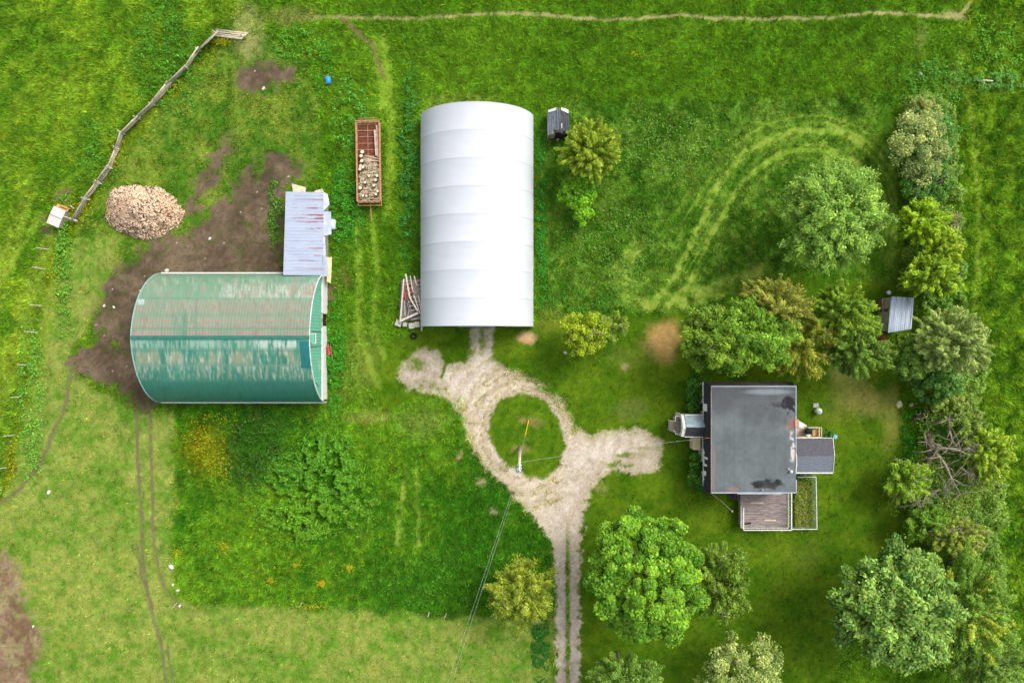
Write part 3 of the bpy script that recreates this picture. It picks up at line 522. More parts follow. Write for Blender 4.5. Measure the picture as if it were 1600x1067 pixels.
undergrowth()
# fallen tree with bare limbs
def fallen_tree():
    e = empty("fallen_tree", P(1450, 700, 0), label="fallen broken tree with bare grey limbs lying in the hedgerow", cat="tree"); o0 = e.location.copy()
    mb = MB(); W = lambda pts: [P(x, y, z)-o0 for x, y, z in pts]; W3 = lambda pts: [P(x, y, z+1.3)-o0 for x, y, z in pts]
    mb.tube(W([(1450, 655, .6), (1452, 680, 1.6), (1456, 705, 2.6), (1455, 712, 2.8)]), [.34, .36, .34, .3], 9)
    mb.tube(W([(1455, 700, 2.6), (1450, 720, 2.4), (1448, 740, 2.2), (1446, 765, 2.2), (1448, 790, 1.8)]), [.3, .26, .21, .15, .08], 8)
    mb.build("trunk", m_bark, e, smooth=True)
    mb = MB()
    for pts, r0 in [([(1456, 702, 1.8), (1466, 700, 2.4), (1482, 700, 2.8), (1500, 704, 3)], .17), ([(1482, 700, 2.8), (1488, 688, 3.2), (1484, 672, 3.4), (1480, 655, 3)], .08), ([(1458, 706, 1.8), (1468, 714, 2.4), (1478, 728, 2.6), (1486, 746, 2.6), (1500, 772, 2.2)], .15), ([(1500, 730, 2.6), (1512, 738, 2.8), (1528, 744, 2.6)], .09), ([(1486, 746, 2.6), (1478, 756, 2.2), (1476, 768, 1.6)], .06), ([(1500, 704, 3), (1515, 712, 3), (1530, 726, 2.6), (1540, 742, 2.2)], .08), ([(1444, 676, 2.0), (1448, 690, 2.4), (1456, 702, 2.2)], .06), ([(1414, 770, 1.6), (1432, 772, 2.0), (1450, 770, 2.2), (1462, 773, 2.0)], .08), ([(1444, 798, 1.6), (1456, 808, 1.6), (1474, 824, 1.6), (1490, 835, 1.4)], .1), ([(1380, 768, 1.2), (1400, 764, 1.6), (1424, 768, 1.8)], .05), ([(1405, 792, 1.2), (1430, 788, 1.6), (1445, 778, 1.9)], .05), ([(1450, 830, 2.6), (1475, 828, 2.8), (1500, 826, 3), (1522, 832, 2.6)], .05), ([(1530, 730, 2.8), (1538, 738, 2.6), (1545, 752, 2.2)], .06), ([(1508, 712, 3), (1516, 700, 3.2), (1528, 694, 3)], .05)]:
        q = W3(pts); n = len(q); mb.tube(q, [r0*1.25*(1-.7*i/(n-1)) for i in range(n)], 6)
        for s_ in range(16):
            i = rnd.randrange(1, n); a = q[i]; d = Vector((rnd.gauss(0, 1), rnd.gauss(0, 1), rnd.gauss(0.2, .35))).normalized()*rnd.uniform(.6, 2.0)
            mb.tube([a, a+d*.5+Vector((rnd.gauss(0, .1), rnd.gauss(0, .1), 0)), a+d], [.045, .032, .014], 4)
    mb.build("bare_limbs", m_grey, e, smooth=True)
    n = 9000; cs = [(1500, 690), (1515, 760), (1470, 750), (1490, 790), (1440, 745), (1460, 735), (1410, 765), (1530, 735), (1465, 672), (1480, 640)]
    ci = rng.integers(0, len(cs), n); cc = np.array([np.array(P(x, y, 1.8)-o0) for x, y in cs])[ci]
    Pc = cc+rng.normal(0, 1, (n, 3))*np.array([1.0, 1.0, .4]); N = unit(np.stack([rng.normal(0, .5, n), rng.normal(0, .5, n), np.ones(n)], 1))
    v, f = leaf_quads(Pc, N, rng.normal(0, 1, (n, 3)), rng.uniform(.15, .32, n), rng.uniform(.06, .14, n))
    c = (S(100, 140, 40)[None]*(1-(ci % 2)[:, None])+S(140, 164, 60)[None]*(ci % 2)[:, None])*np.exp(rng.normal(.1, .2, n))[:, None]
    mesh_np("foliage", v, f, m_leaf, np.repeat(c, 4, 0), parent=e)
fallen_tree()

# ------------------------------------------------------------------ materials for built things
m_tin = mat("painted_tin", None, rough=0.5, vary=0.12, scale=1.5, bump=0.15, attr=True, spec=0.4)
m_white = mat("white_trim", S(228, 228, 222), rough=.6, vary=.1, scale=3, bump=.1, col2=S(196, 194, 186))
m_wood = mat("weathered_wood", S(172, 164, 146), rough=.9, vary=.3, scale=3, bump=.5, col2=S(122, 114, 98), stretch=(1, 1, 1))
m_woodlt = mat("bleached_wood", S(206, 196, 172), rough=.9, vary=.2, scale=3, bump=.4, col2=S(168, 156, 132))
m_rust = mat("rusty_steel", S(150, 92, 66), rough=.9, vary=.3, scale=4, bump=.3, col2=S(104, 60, 44))
m_rustlt = mat("rusty_pale_rail", S(200, 150, 118), rough=.9, vary=.2, scale=4, bump=.3, col2=S(160, 104, 76))
m_galv = mat("galvanised_metal", S(176, 184, 198), rough=.5, vary=.12, scale=2, bump=.2, col2=S(150, 158, 172), metal=.2)
m_dark = mat("dark_opening", S(30, 28, 26), rough=.95, vary=.1, bump=0)
m_conc = mat("concrete", S(190, 188, 176), rough=.95, vary=.2, scale=4, bump=.4, col2=S(150, 148, 136))
m_glass = mat("window_glass", S(40, 48, 56), rough=.15, vary=.05, bump=0, spec=.6)
m_black = mat("black_rubber", S(30, 30, 32), rough=.85, vary=.15, bump=.1)
m_wiredk = mat("dull_wire", S(120, 122, 110), rough=.8, vary=.05, bump=0)
m_wirem = mat("wire_metal", S(190, 190, 186), rough=.5, vary=.05, bump=0, metal=.3)

# ------------------------------------------------------------------ barn
def barn():
    zr, ze = 6.9, 1.35
    xl, xr = P(205, 528, zr).x, P(483, 528, zr).x
    yn, ys = P(0, 427, ze).y, P(0, 628.5, ze).y; ym = (yn+ys)/2; hw = (yn-ys)/2
    e = empty("barn", ((xl+xr)/2, ym, 0), label="large barn with a curved green rust-streaked metal roof", cat="barn"); cx = (xl+xr)/2; L = xr-xl
    def prof(s):                      # s 0 (north eave) .. 1 (south eave) -> y,z of the gothic arch
        t = abs(s-.5)*2; a = t*math.radians(88)
        y = hw*(math.sin(a)/math.sin(math.radians(88)))**1.0; y = hw*(.70*t+.30*math.sin(t*math.pi/2)) if False else y
        z = ze+(zr-ze)*((math.cos(a)-math.cos(math.radians(88)))/(1-math.cos(math.radians(88))))
        z += .35*(1-t)**2*1.0 - .35*(1-t)*0
        return (y if s < .5 else -y), z-.35*0
    nS, nX = 96, int(L/.075)
    ss = np.linspace(0, 1, nS+1); prf = np.array([prof(s) for s in ss]); prf[:, 1] -= prf[:, 1].max()-zr
    xs = np.linspace(-L/2, L/2, nX+1)
    XX, SS = np.meshgrid(xs, ss); YY = np.repeat(prf[:, 0][:, None], nX+1, 1); ZZ = np.repeat(prf[:, 1][:, None], nX+1, 1)
    ny_ = np.gradient(prf[:, 1]); nz_ = -np.gradient(prf[:, 0]); ln = np.hypot(ny_, nz_); NY = (-ny_/ln*-1)[:, None]; NZ = (nz_/ln)[:, None]
    NY = np.where(YY > 0, np.abs(NY), -np.abs(NY)); NZ = np.abs(NZ)
    rib = .012*(np.abs(((XX/.3) % 1)-.5) < .2)
    YY2, ZZ2 = YY+NY*rib, ZZ+NZ*rib
    # slight step at every sheet overlap
    wx_, wy_ = XX+cx, YY+ym
    ppx, ppy = wx_*F/(H-ZZ)+800, 533.5-wy_*F/(H-ZZ)
    a = fbm(ppx*1.0, ppy*.16, 2.0, 3, 5); b_ = fbm(ppx, ppy*.5, 20, 3, 6); c_ = fbm(ppx, ppy, 45, 3, 7); st = fbm(ppx, ppy*.22, 3.6, 4, 8, .7); d_ = fbm(ppx, ppy, 6, 3, 9)
    green = S(100, 140, 116)*(1-.45*c_[..., None])+S(120, 170, 140)*.45*c_[..., None]; teal = S(56, 124, 104); pink = S(162, 138, 124); white = S(190, 202, 190); rust = S(160, 112, 100)
    col = green.copy()
    def ov(m, c): 
        nonlocal col
        m = np.clip(m, 0, 1)[..., None]; col = col*(1-m)+c*m
    N_ = YY > 0
    ov(N_*sm(440, 450, ppy)*sm(470, 462, ppy)*sm(330, 360, ppx)*sm(.34, .56, a*.7+st*.3)*.9, white)
    ov(N_*sm(436, 446, ppy)*sm(466, 458, ppy)*sm(340, 380, ppx)*sm(.5, .66, a)*.9, rust)
    ov(N_*sm(426, 440, ppy)*sm(465, 440, ppy)*sm(.45, .7, d_*.5+a*.5)*.5, white); ov(N_*sm(424, 430, ppy)*sm(470, 440, ppy)*sm(.55, .72, b_*.5+a*.5)*.5, S(130, 96, 80))
    ov(N_*sm(440, 452, ppy)*sm(466, 464, ppy)*sm(.4, .6, a)*.35, pink)
    for y0, y1, k_ in [(468, 490, .6), (494, 512, .7), (515, 527.5, .95)]:
        ov(N_*sm(y0-2, y0+4, ppy)*sm(y1+1, y1-1, ppy)*sm(.2, .5, st*.3+b_*.7)*k_, pink)
        ov(N_*sm(y0+2, y1, ppy)*sm(y1+1, y1-1, ppy)*sm(.45, .7, st*.5+c_*.5)*k_*.45, rust*.6+pink*.4)
    ov(N_*sm(.62, .74, a*.5+st*.5)*sm(462, 468, ppy)*.7, S(136, 92, 76)); ov(N_*sm(.60, .72, d_*.6+b_*.4)*.5, S(140, 108, 92))
    ov(N_*(((XX/.3) % 1) < .35)*sm(466, 470, ppy)*.3, S(104, 122, 106))
    for xx in (288, 306): ov(N_*sm(4.5, 3, np.abs(ppx-xx-(528-ppy)*.02))*sm(490, 494, ppy)*(xx == 288)+N_*sm(3, 2, np.abs(ppx-xx))*sm(480, 484, ppy)*.6, green*.8)
    for yy in (466, 491, 513, 503): ov(N_*sm(1.3, .5, np.abs(ppy-yy))*.5*(1 if yy != 503 else (ppx > 288)*(ppx < 306)), green*.75)
    ov(N_*sm(466, 468, ppy)*sm(476, 474, ppy)*sm(215, 216, ppx)*sm(226, 225, ppx), S(176, 192, 194))
    # south slope
    Sg = ~N_
    ov(Sg*1.0, teal*(.85+.4*c_[..., None]))
    ov(Sg*sm(600, 570, ppy)*.55*sm(.3, .6, b_), S(96, 148, 128)); ov(Sg*sm(604, 560, ppy)*.5*sm(.5, .68, a*.6+d_*.4), S(150, 140, 116))
    ov(Sg*sm(530, 532, ppy)*sm(546, 543, ppy)*sm(.4, .56, a*.5+st*.5)*(.4+.5*(ppx > 400)*(ppx < 467)), white)
    ov(Sg*sm(545, 550, ppy)*sm(572, 566, ppy)*sm(.42, .58, a*.4+b_*.6)*.85, S(150, 150, 120))
    ov(Sg*sm(545, 550, ppy)*sm(572, 566, ppy)*sm(.52, .72, a*.6+st*.4)*.75, white)
    ov(Sg*sm(570, 574, ppy)*sm(596, 588, ppy)*sm(.5, .66, st)*.8, S(150, 158, 130))
    ov(Sg*sm(570, 574, ppy)*sm(598, 590, ppy)*sm(.58, .72, a)*.6, white)
    ov(Sg*sm(592, 600, ppy)*.7, S(44, 112, 96)*(.8+.5*d_[..., None]))
    ov(Sg*sm(1.4, .5, np.abs(ppy-571-(a-.5)*3))*.35, white*.6)
    ov(Sg*sm(1.4, .5, np.abs(ppy-549))*.5, teal*.8)
    ov(Sg*(ppx > 468+(ppy-533)*.06)*sm(531, 533, ppy)*sm(577, 575, ppy), S(30, 108, 108))
    grime_sun_offset = (.80+.40*fbm(ppx*1.5, ppy*.3, 3, 3, 77))*np.where(N_, .84, 1.0); col = col*grime_sun_offset[..., None]; base_ = np.where(N_[..., None], S(128, 152, 130)*(.8+.4*b_[..., None]), teal*(.85+.35*c_[..., None])); mk = ((ppx < 468) | (ppy < 531))[..., None]*.2; col = col*(1-mk)+base_*mk  # grime streaks; north slope also darkened in colour to offset its sunlight
    Vr = np.stack([XX, YY2, ZZ2], -1).reshape(-1, 3); id_ = np.arange((nS+1)*(nX+1)).reshape(nS+1, nX+1)
    q = np.stack([id_[:-1, :-1], id_[1:, :-1], id_[1:, 1:], id_[:-1, 1:]], -1).reshape(-1, 4)
    # underside 6 cm below
    Vb = np.stack([XX[:, ::nX], (YY-NY*.06)[:, ::nX], (ZZ-NZ*.06)[:, ::nX]], -1).reshape(-1, 3); ob = len(Vr)
    jb = np.arange((nS+1)*2).reshape(nS+1, 2)+ob
    qb = np.stack([jb[:-1, 0], jb[:-1, 1], jb[1:, 1], jb[1:, 0]], -1)
    mesh_np("roof", np.vstack([Vr, Vb]), np.vstack([q, qb]), m_tin, np.vstack([col.reshape(-1, 3), np.tile(S(90, 80, 70), (len(Vb), 1))]), parent=e)
    # ridge cap
    m_tealp = mat("teal_paint", S(52, 118, 104), rough=.6, vary=.15, scale=2, bump=.1, col2=S(40, 98, 90))
    mb = MB(); mb.box((0, 0, zr+.05), (L+.1, .34, .05)); mb.build("ridge_cap", m_tealp, e)
    # white verge trims along both gable edges and eaves
    for sx in (-1, 1):
        mb = MB(); pts = [(sx*(L/2+.03), prf[i, 0]*1.003, prf[i, 1]+.02) for i in range(0, nS+1, 3)]
        for p_, q_ in zip(pts[:-1], pts[1:]): mb.bar(p_, q_, .09, .09)
        mb.build("verge_trim", mat("verge_white" if sx > 0 else "verge_teal", S(216, 226, 216) if sx > 0 else S(150, 190, 180), rough=.6, vary=.1, bump=.1), e)
    for sy in (-1, 1):
        mb = MB(); mb.box((0, sy*(hw+.03), ze-.02), (L, .14, .08)); mb.build("eave_gutter", m_white, e)
    # gable walls: green board cladding, light base below
    m_board = mat("green_boards", S(112, 182, 156), rough=.8, vary=.1, scale=2, bump=.1, col2=S(98, 168, 142))
    for sx in (-1, 1):
        xw = sx*(L/2-.3); mb = MB(); n = 40
        for i in range(n):
            y0, y1 = -hw*.97+2*hw*.97*i/n, -hw*.97+2*hw*.97*(i+1)/n-.02
            zt = min(np.interp(-abs(y0), prf[:nS//2+1, 0][::1]*-1, prf[:nS//2+1, 1]), np.interp(-abs(y1), prf[:nS//2+1, 0]*-1, prf[:nS//2+1, 1]))-.07
            mb.box((xw, (y0+y1)/2, (1.75+zt)/2), (.08+.02*(i % 2), y1-y0, max(.05, zt-1.75)))
        mb.build("gable_wall", m_board, e)
        xb = sx*(L/2-.26)
        mb = MB()
        segs = [(-hw*.96, 1.2), (2.5, hw*.96)] if sx > 0 else [(-hw*.96, hw*.96)]
        for a_, b2 in segs: mb.box((xb, (a_+b2)/2, .86), (.3, b2-a_, 1.76))
        mb.build("foundation_wall", m_white if sx > 0 else m_conc, e)
    mb = MB(); mb.box((L/2-.3, 1.85, .86), (.12, 1.28, 1.72)); mb.build("doorway", m_dark, e)
    mb = MB(); mb.box((L/2-.2, 1.85, 1.78), (.16, 1.5, .1)).box((L/2-.2, 1.17, .86), (.14, .1, 1.7)); mb.build("door_frame", m_wood, e)
    for sy in (-1, 1):
        mb = MB(); mb.box((0, sy*(hw-.25), .95), (L-.9, .3, 1.9)); mb.build("side_wall", m_conc, e)
    # hay-door hood and hatch on the right gable
    mb = MB(); mb.box((L/2+.1, -.1, zr-.45), (.5, .8, .1)); mb.build("gable_hood", m_board, e)
    mb = MB()
    for y_ in (-.55, .35): mb.bar((L/2-.2, y_, 5.9), (L/2+.35, y_, 5.9), .07)
    for x_ in (L/2+.35,): mb.bar((x_, -.55, 5.9), (x_, .35, 5.9), .07)
    mb.build("hatch_frame", m_white, e)
    for a_, b_2 in [((L/2-.22, -5, 2.6), (L/2-.22, -4.4, 4.2)), ((L/2-.22, .6, 5.4), (L/2-.22, .6, 1.9)), ((L/2-.22, -.9, 5.4), (L/2-.22, -.8, 1.9))]: MB().bar(a_, b_2, .03).build("wall_cable", m_black, e)
    mb = MB(); mb.box((L/2-.245, -2.6, 2.4), (.05, 1.3, .8)); mb.build("wall_patch", mat("pale_patch", S(140, 186, 172), rough=.7, vary=.1, bump=.1), e)
barn()
# lean-to shed behind the barn
def lean_to():
    z = 2.9; o = P(480, 360, 0); o.z = 0
    e = empty("cattle_shed", o, label="long low grey tin-roofed shed joined to the top side of the green barn", cat="shed")
    q = lambda x, y, zz: P(x, y, zz)-o
    x0, x1, y0, y1 = q(447, 0, z).x, q(506, 0, z).x, q(0, 300, z).y, q(0, 430, z).y
    nX, nY = 40, 130; xs = np.linspace(x0, x1, nX+1); ys_ = np.linspace(y0, y1, nY+1); XX, YY = np.meshgrid(xs, ys_)
    XX = XX + (YY-y0)/(y1-y0)*(-.25)*(1-(XX-x0)/(x1-x0)*.2)
    ZZ = z+.1-(XX-x0)/(x1-x0)*.25+.012*(np.abs(((YY/.33) % 1)-.5) < .15)
    ppx, ppy = (XX+o.x)*F/(H-z)+800, 533.5-(YY+o.y)*F/(H-z)
    n1 = fbm(ppx*.5, ppy, 8, 3, 3); n2 = fbm(ppx*.28, ppy*2, 4, 3, 4)
    col = S(158, 168, 188)*(1-n1[..., None]*.4)+S(184, 192, 208)*n1[..., None]*.4
    rows = sum(sm(1.6, .5, np.abs(ppy-r))*w for r, w in [(306, .35), (312, .5), (319, .7), (325, .7), (336, 1), (341, 1.1), (347, .9), (357, .7), (378, .4), (388, .6), (399, .5), (407, .8), (420, .4)])
    m = np.clip(rows*sm(.42, .54, n2)*sm(450, 466, ppx)*(.5+.5*sm(478, 490, ppx))*1.5, 0, 1)[..., None]; col = col*(1-m)+S(136, 82, 74)*m
    m = (sm(.5, .3, np.abs(((YY/1.02) % 1)-.5)*6)*.35)[..., None]; col = col*(1-m)+S(140, 150, 172)*m
    id_ = np.arange((nY+1)*(nX+1)).reshape(nY+1, nX+1); qd = np.stack([id_[:-1, :-1], id_[1:, :-1], id_[1:, 1:], id_[:-1, 1:]], -1).reshape(-1, 4)
    mesh_np("roof", np.stack([XX, YY, ZZ], -1).reshape(-1, 3), qd, m_tin, col.reshape(-1, 3), parent=e)
    mb = MB(); mb.box(((x0+x1)/2-.1, (y0+y1)/2, 1.35), (x1-x0-.4, y0-y1-.3, 2.7)); mb.build("wall", m_wood, e)
    mb = MB(); mb.slab([q(505, 300, z-.1), q(512, 304, z-.3), q(515, 320, z-.3), q(505, 330, z-.1)], .04).slab([q(504, 330.5, z-.14), q(517, 331, z-.3), q(518, 366, z-.35), q(505, 369, z-.14)], .04).slab([q(504, 369.5, z-.14), q(508, 370, z-.2), q(509, 400, z-.2), q(504, 401, z-.14)], .04)
    mb.build("side_roof_sheet", m_galv, e)
    mb = MB(); mb.slab([q(456, 287, z-.5), q(478, 293, z-.3), q(477, 301, z-.02), q(458, 301, z-.02)], .05); mb.build("broken_roof_sheet", m_woodlt, e); mb = MB(); mb.slab([q(492, 298, z-.5), q(504, 295, z-.5), q(506, 301, z-.1), q(490, 302, z-.1)], .05)
    mb.build("broken_roof_sheet", m_woodlt, e)
    mb = MB(); mb.slab([q(505, 400, z-.2), q(511, 401, z-.25), q(513, 432, z-.25), q(503, 432, z-.2)], .04); mb.build("end_sheet", m_galv, e)
lean_to()
m_cream = mat("cream_board", S(226, 212, 168), rough=.8, vary=.12, scale=2, bump=.2, col2=S(206, 188, 140))
o = MB().slab([P(511, 402, 1.7), P(519, 402, 1.1), P(517, 443, 1.1), P(511, 440, 1.7)], .06).box(P(513, 420, .6)+Vector((0, 0, .0)), (.3, 2.2, 1.2)).build("leaning_panel", m_cream, bevel=.01); tag(o, "cream panel leaning against the right end of the low tin shed", "panel")
def tub():
    c = P(521, 352, 0); e = empty("water_tank", c, label="small pale blue-white tank lying beside the low tin shed", cat="tank")
    mb = MB(); mb.tube([(0, -.55, .4), (0, -.45, .4), (0, .45, .4), (0, .55, .4)], [.2, .36, .36, .2], 14); mb.build("tank_body", mat("pale_plastic", S(206, 218, 230), rough=.4, vary=.08, bump=.05), e, smooth=True)
    for y in (-.3, .3): MB().box((0, y, .06), (.6, .08, .14)).build("cradle_bar", m_wood, e)
tub()
def feeder_small():
    c = P(516.5, 547, 0); e = empty("wheelbarrow", c, 0.12, label="rusty red wheelbarrow with pale boards beside the barn's right wall", cat="wheelbarrow")
    mb = MB(); mb.slab([(-.28, -.5, .62), (.28, -.5, .62), (.24, .5, .5), (-.24, .5, .5)], .05); mb.box((-.3, 0, .6), (.04, 1.0, .2), 0); mb.box((.3, 0, .6), (.04, 1.0, .2)); mb.build("tray", mat("red_rust", S(168, 90, 62), rough=.9, vary=.2, bump=.2), e)
    mb = MB(); mb.bar((.34, -1.0, .5), (.24, .7, .35), .06).bar((-.2, -1.0, .5), (-.1, .7, .35), .06); mb.build("handle", m_woodlt, e); e.scale = (.62, 1, 1)
    mb = MB(); mb.tube([(-.05, .7, .2), (.05, .7, .2)], .2, 14); mb.build("wheel", m_black, e)
feeder_small()

# ------------------------------------------------------------------ white fabric shelter
def shelter():
    zr, ze = 5.4, 1.3
    xl, xr = P(657.5, 0, ze).x, P(833, 0, ze).x; yn, ys = P(0, 158.5, zr).y, P(0, 510, 2.5).y
    hw = (xr-xl)/2; cx = (xl+xr)/2; cy = (yn+ys)/2; L = yn-ys
    e = empty("fabric_shelter", (cx, cy, 0), label="long white fabric arch shelter", cat="shelter"); bays = 8
    nS, nY = 48, 192; ss = np.linspace(-1, 1, nS+1); ysr = np.linspace(L/2, -L/2, nY+1)
    SS, YY = np.meshgrid(ss, ysr); ang = SS*math.radians(78)
    X0 = hw*np.sin(ang)/math.sin(math.radians(78)); Z0 = ze+(zr-ze)*(np.cos(ang)-math.cos(math.radians(78)))/(1-math.cos(math.radians(78)))
    u = ((L/2-YY)/L*bays) % 1; sag = -.10*np.sin(u*math.pi)**.8+.0
    ZZ = Z0+sag*np.cos(ang*.8)+.012*np.sin(u*math.pi*8)*0; XX = X0*(1+sag*.03)
    # little wave ripples in the cloth
    ZZ += (fbm(XX*12+500, YY*30+300, 14, 3, 2)-.5)*.035
    XX = XX-(1-(YY+L/2)/L)*-.0
    Vt = np.stack([XX, YY, ZZ], -1).reshape(-1, 3); id_ = np.arange((nY+1)*(nS+1)).reshape(nY+1, nS+1)
    q = np.stack([id_[:-1, :-1], id_[1:, :-1], id_[1:, 1:], id_[:-1, 1:]], -1).reshape(-1, 4)
    stn = fbm(XX*8+90, YY*3, 16, 4, 12); seam = (np.minimum(u, 1-u) < .010)*.17+.10*sm(.55, .75, stn)*sm(.55, 1, np.abs(SS))+.05*sm(.9, 1, np.abs(SS))+.03*(fbm(XX*20, YY*90, 30, 3, 6)-.5)
    g_ = (S(214, 218, 225)*(1-seam[..., None]-.08*fbm(XX*14, YY*5, 10, 3, 9)[..., None])).reshape(-1, 3)
    m_fab = mat("white_fabric", None, rough=.45, vary=.015, scale=2, bump=.05, attr=True, trans=.12, spec=.35)
    mesh_np("cover", Vt, q, m_fab, g_, parent=e, smooth=True)
    mb = MB()
    for i in range(bays+1):
        y = L/2-L*i/bays; pts = [(hw*.985*math.sin(a)/math.sin(math.radians(78)), y if 0 < i < bays else y*.996, ze-.12+(zr-ze)*(math.cos(a)-math.cos(math.radians(78)))/(1-math.cos(math.radians(78)))) for a in np.linspace(-1, 1, 15)*math.radians(78)]
        mb.tube([(pts[0][0], pts[0][1], 0)]+pts+[(pts[-1][0], pts[-1][1], 0)], .05, 6)
    mb.build("arch_frame", m_galv, e, smooth=True)
    for sx in (-1, 1):
        mb = MB(); mb.slab([(sx*(hw-.02), -L/2, ze), (sx*(hw-.02), L/2, ze), (sx*hw*.995, L/2, 0.02), (sx*hw*.995, -L/2, .02)], .03); mb.build("side_skirt", m_white, e)
    for sy in (-1, 1):
        mb = MB(); pts = [(hw*.98*math.sin(a)/math.sin(math.radians(78)), ze-.06+(zr-ze)*(math.cos(a)-math.cos(math.radians(78)))/(1-math.cos(math.radians(78)))) for a in np.linspace(-1, 1, 25)*math.radians(78)]
        y = sy*(L/2-.06); ring = [(pts[0][0], 0)]+pts+[(pts[-1][0], 0)]; n = len(ring)
        mb.add([(x, y-.02, z) for x, z in ring]+[(x, y+.02, z) for x, z in ring], [tuple(range(n)), tuple(range(n, 2*n))[::-1]]+[(i, (i+1) % n, n+(i+1) % n, n+i) for i in range(n)])
        mb.build("end_wall", m_white, e)
        mb = MB(); mb.box((0, sy*(L/2+.0), 1.9), (3.8, .06, 3.6)); mb.build("door", m_galv, e)
    mb = MB(); mb.tube([(-hw*.9, -L/2-.02, 1.6+.9), (hw*.5, -L/2-.02, 3.2)], .03, 5); mb.build("door_cable", m_black, e)
shelter()

# ------------------------------------------------------------------ hay wagon with firewood
def wagon():
    z = 1.15; a = P(575.5, 191, z); b = P(577.5, 316, z); c = (a+b)/2; L = (a-b).length; ang = math.atan2((a-b).x*-1, (a-b).y); W = 2.25
    W = 36*M2(z)
    o = Vector((c.x, c.y, 0)); e = empty("hay_wagon", o, ang, label="rusty red rack wagon loaded with firewood standing in the grass", cat="wagon")
    mb = MB(); n = 26
    for i in range(n): mb.box((0, -L/2+L*(i+.5)/n, z-.2), (W-.1, L/n-.04, .05))
    mb.build("deck", mat("rusty_deck", S(120, 70, 52), rough=.9, vary=.3, scale=3, bump=.3, col2=S(84, 54, 42)), e)
    mb = MB()
    for y in np.linspace(-L/2+.2, L/2-.2, 13): mb.box((0, y, z-.13), (W-.12, .05, .06))
    for x in (-.55, 0, .5): mb.box((x, 0, z-.3), (.1, L-.1, .14))
    mb.box((-.1, L*.22, z-.1), (.05, L*.5, .05)); mb.build("cross_bars", m_rustlt, e)
    for sx in (-1, 1):
        mb = MB(); x = sx*W/2
        for zz in (z-.1, z+.25, z+.55): mb.bar((x, -L/2, zz), (x, L/2, zz), .06)
        for y in np.linspace(-L/2, L/2, 9): mb.bar((x, y, z-.3), (x, y, z+.55), .05)
        mb.build("side_rack", m_rustlt, e)
    for sy in (-1, 1):
        mb = MB(); y = sy*L/2
        for zz in (z-.1, z+.3, z+.55): mb.bar((-W/2, y, zz), (W/2, y, zz), .06)
        for x in np.linspace(-W/2, W/2, 5): mb.bar((x, y, z-.3), (x, y, z+.55), .05)
        if sy < 0: mb.bar((-W/2-.05, y-.32, z-.1), (W/2+.05, y-.32, z-.1), .07).bar((-W/2, y, z-.1), (-W/2, y-.3, z-.1), .06).bar((W/2, y, z-.1), (W/2, y-.3, z-.1), .06)
        if sy > 0: mb.bar((-W/2+.1, y+.35, z+.1), (W/2-.2, y+.38, z+.1), .04).bar((-.3, y, z+.1), (-.3, y+.38, z+.1), .04)
        mb.build("end_rack", m_rustlt, e)
    mb = MB(); mb.tube([(0, -L/2, z-.5), (0, -L/2-1.0, z-.55), (0, -L/2-1.7, .35)], [.06, .05, .05], 8); mb.build("drawbar", m_rustlt, e)
    for sy in (-1, 1):
        mb = MB(); mb.tube([(-W/2+.15, sy*L*.3, .42), (W/2-.15, sy*L*.3, .42)], .06, 8); mb.build("axle", m_rust, e)
        for sx in (-1, 1):
            x = sx*(W/2-.18); mb = MB(); mb.tube([(x-.1, sy*L*.3, .42), (x-.08, sy*L*.3, .42), (x+.08, sy*L*.3, .42), (x+.1, sy*L*.3, .42)], [.34, .42, .42, .34], 18); w_ = mb.build("wheel", m_black, e)
            mb = MB(); mb.tube([(x-.115, sy*L*.3, .42), (x+.115, sy*L*.3, .42)], .2, 12); mb.build("rim", m_rust, w_)
    R = Matrix.Rotation(ang, 3, 'Z'); T_ = lambda v: o+R@Vector(v)
    m_end = mat("log_end", S(222, 206, 174), rough=.9, vary=.15, scale=4, bump=.3, col2=S(196, 176, 140))
    # countable round logs lying on top
    def log_proto():
        mb = MB(); mb.tube([(0, 0, 0), (0, .02, .3)], [.2, .19], 12); t = mb.build("log_round", m_bark)
        m2 = MB(); m2.tube([(0, .02, .301), (0, .02, .312)], [.175, .17], 12); m2.build("cut_face", m_end, t)
        return t
    pr = log_proto(); first = True
    spots = [(566.5, 238), (564.5, 244), (566.5, 252), (563.5, 258), (568, 261.5), (563, 264.5), (575.5, 274), (589, 275), (563, 293), (567, 304.5), (573, 304.5), (587, 305), (590, 300), (571, 286), (584, 290), (588, 281)]
    labs = ["uppermost round log end at the left of the wagon load", "second round log from the top at the wagon's left side", "third round log down the wagon's left rack", "fourth round log down the wagon's left rack", "smaller round log just right of the left rack row", "fifth round log down the wagon's left rack", "pale round log in the middle of the wagon heap", "round log at the right rack near the heap's top", "wide round log low at the wagon's left rack", "left one of two round logs at the wagon's front end", "right one of two round logs at the wagon's front end", "reddish round log in the wagon's front right corner", "round log just above the reddish one in the front right corner", "round log buried in the centre of the wagon heap", "round log in the right half of the wagon heap", "round log near the right rack below its neighbour"]
    for (x, y), lb in zip(spots, labs):
        t = pr if first else copy_tree(pr); first = False
        p = P(x, y, 1.6); t.location = (p.x, p.y, 1.24+rnd.uniform(0, .1)); t.rotation_euler = (rnd.uniform(-.25, .25), rnd.uniform(-.25, .25), rnd.uniform(0, 3)); s_ = rnd.uniform(.8, 1.1); t.scale = (s_, s_, 1.1)
        tag(t, lb, "log", "round logs on the wagon load")
    # split wood heap
    mb = MB()
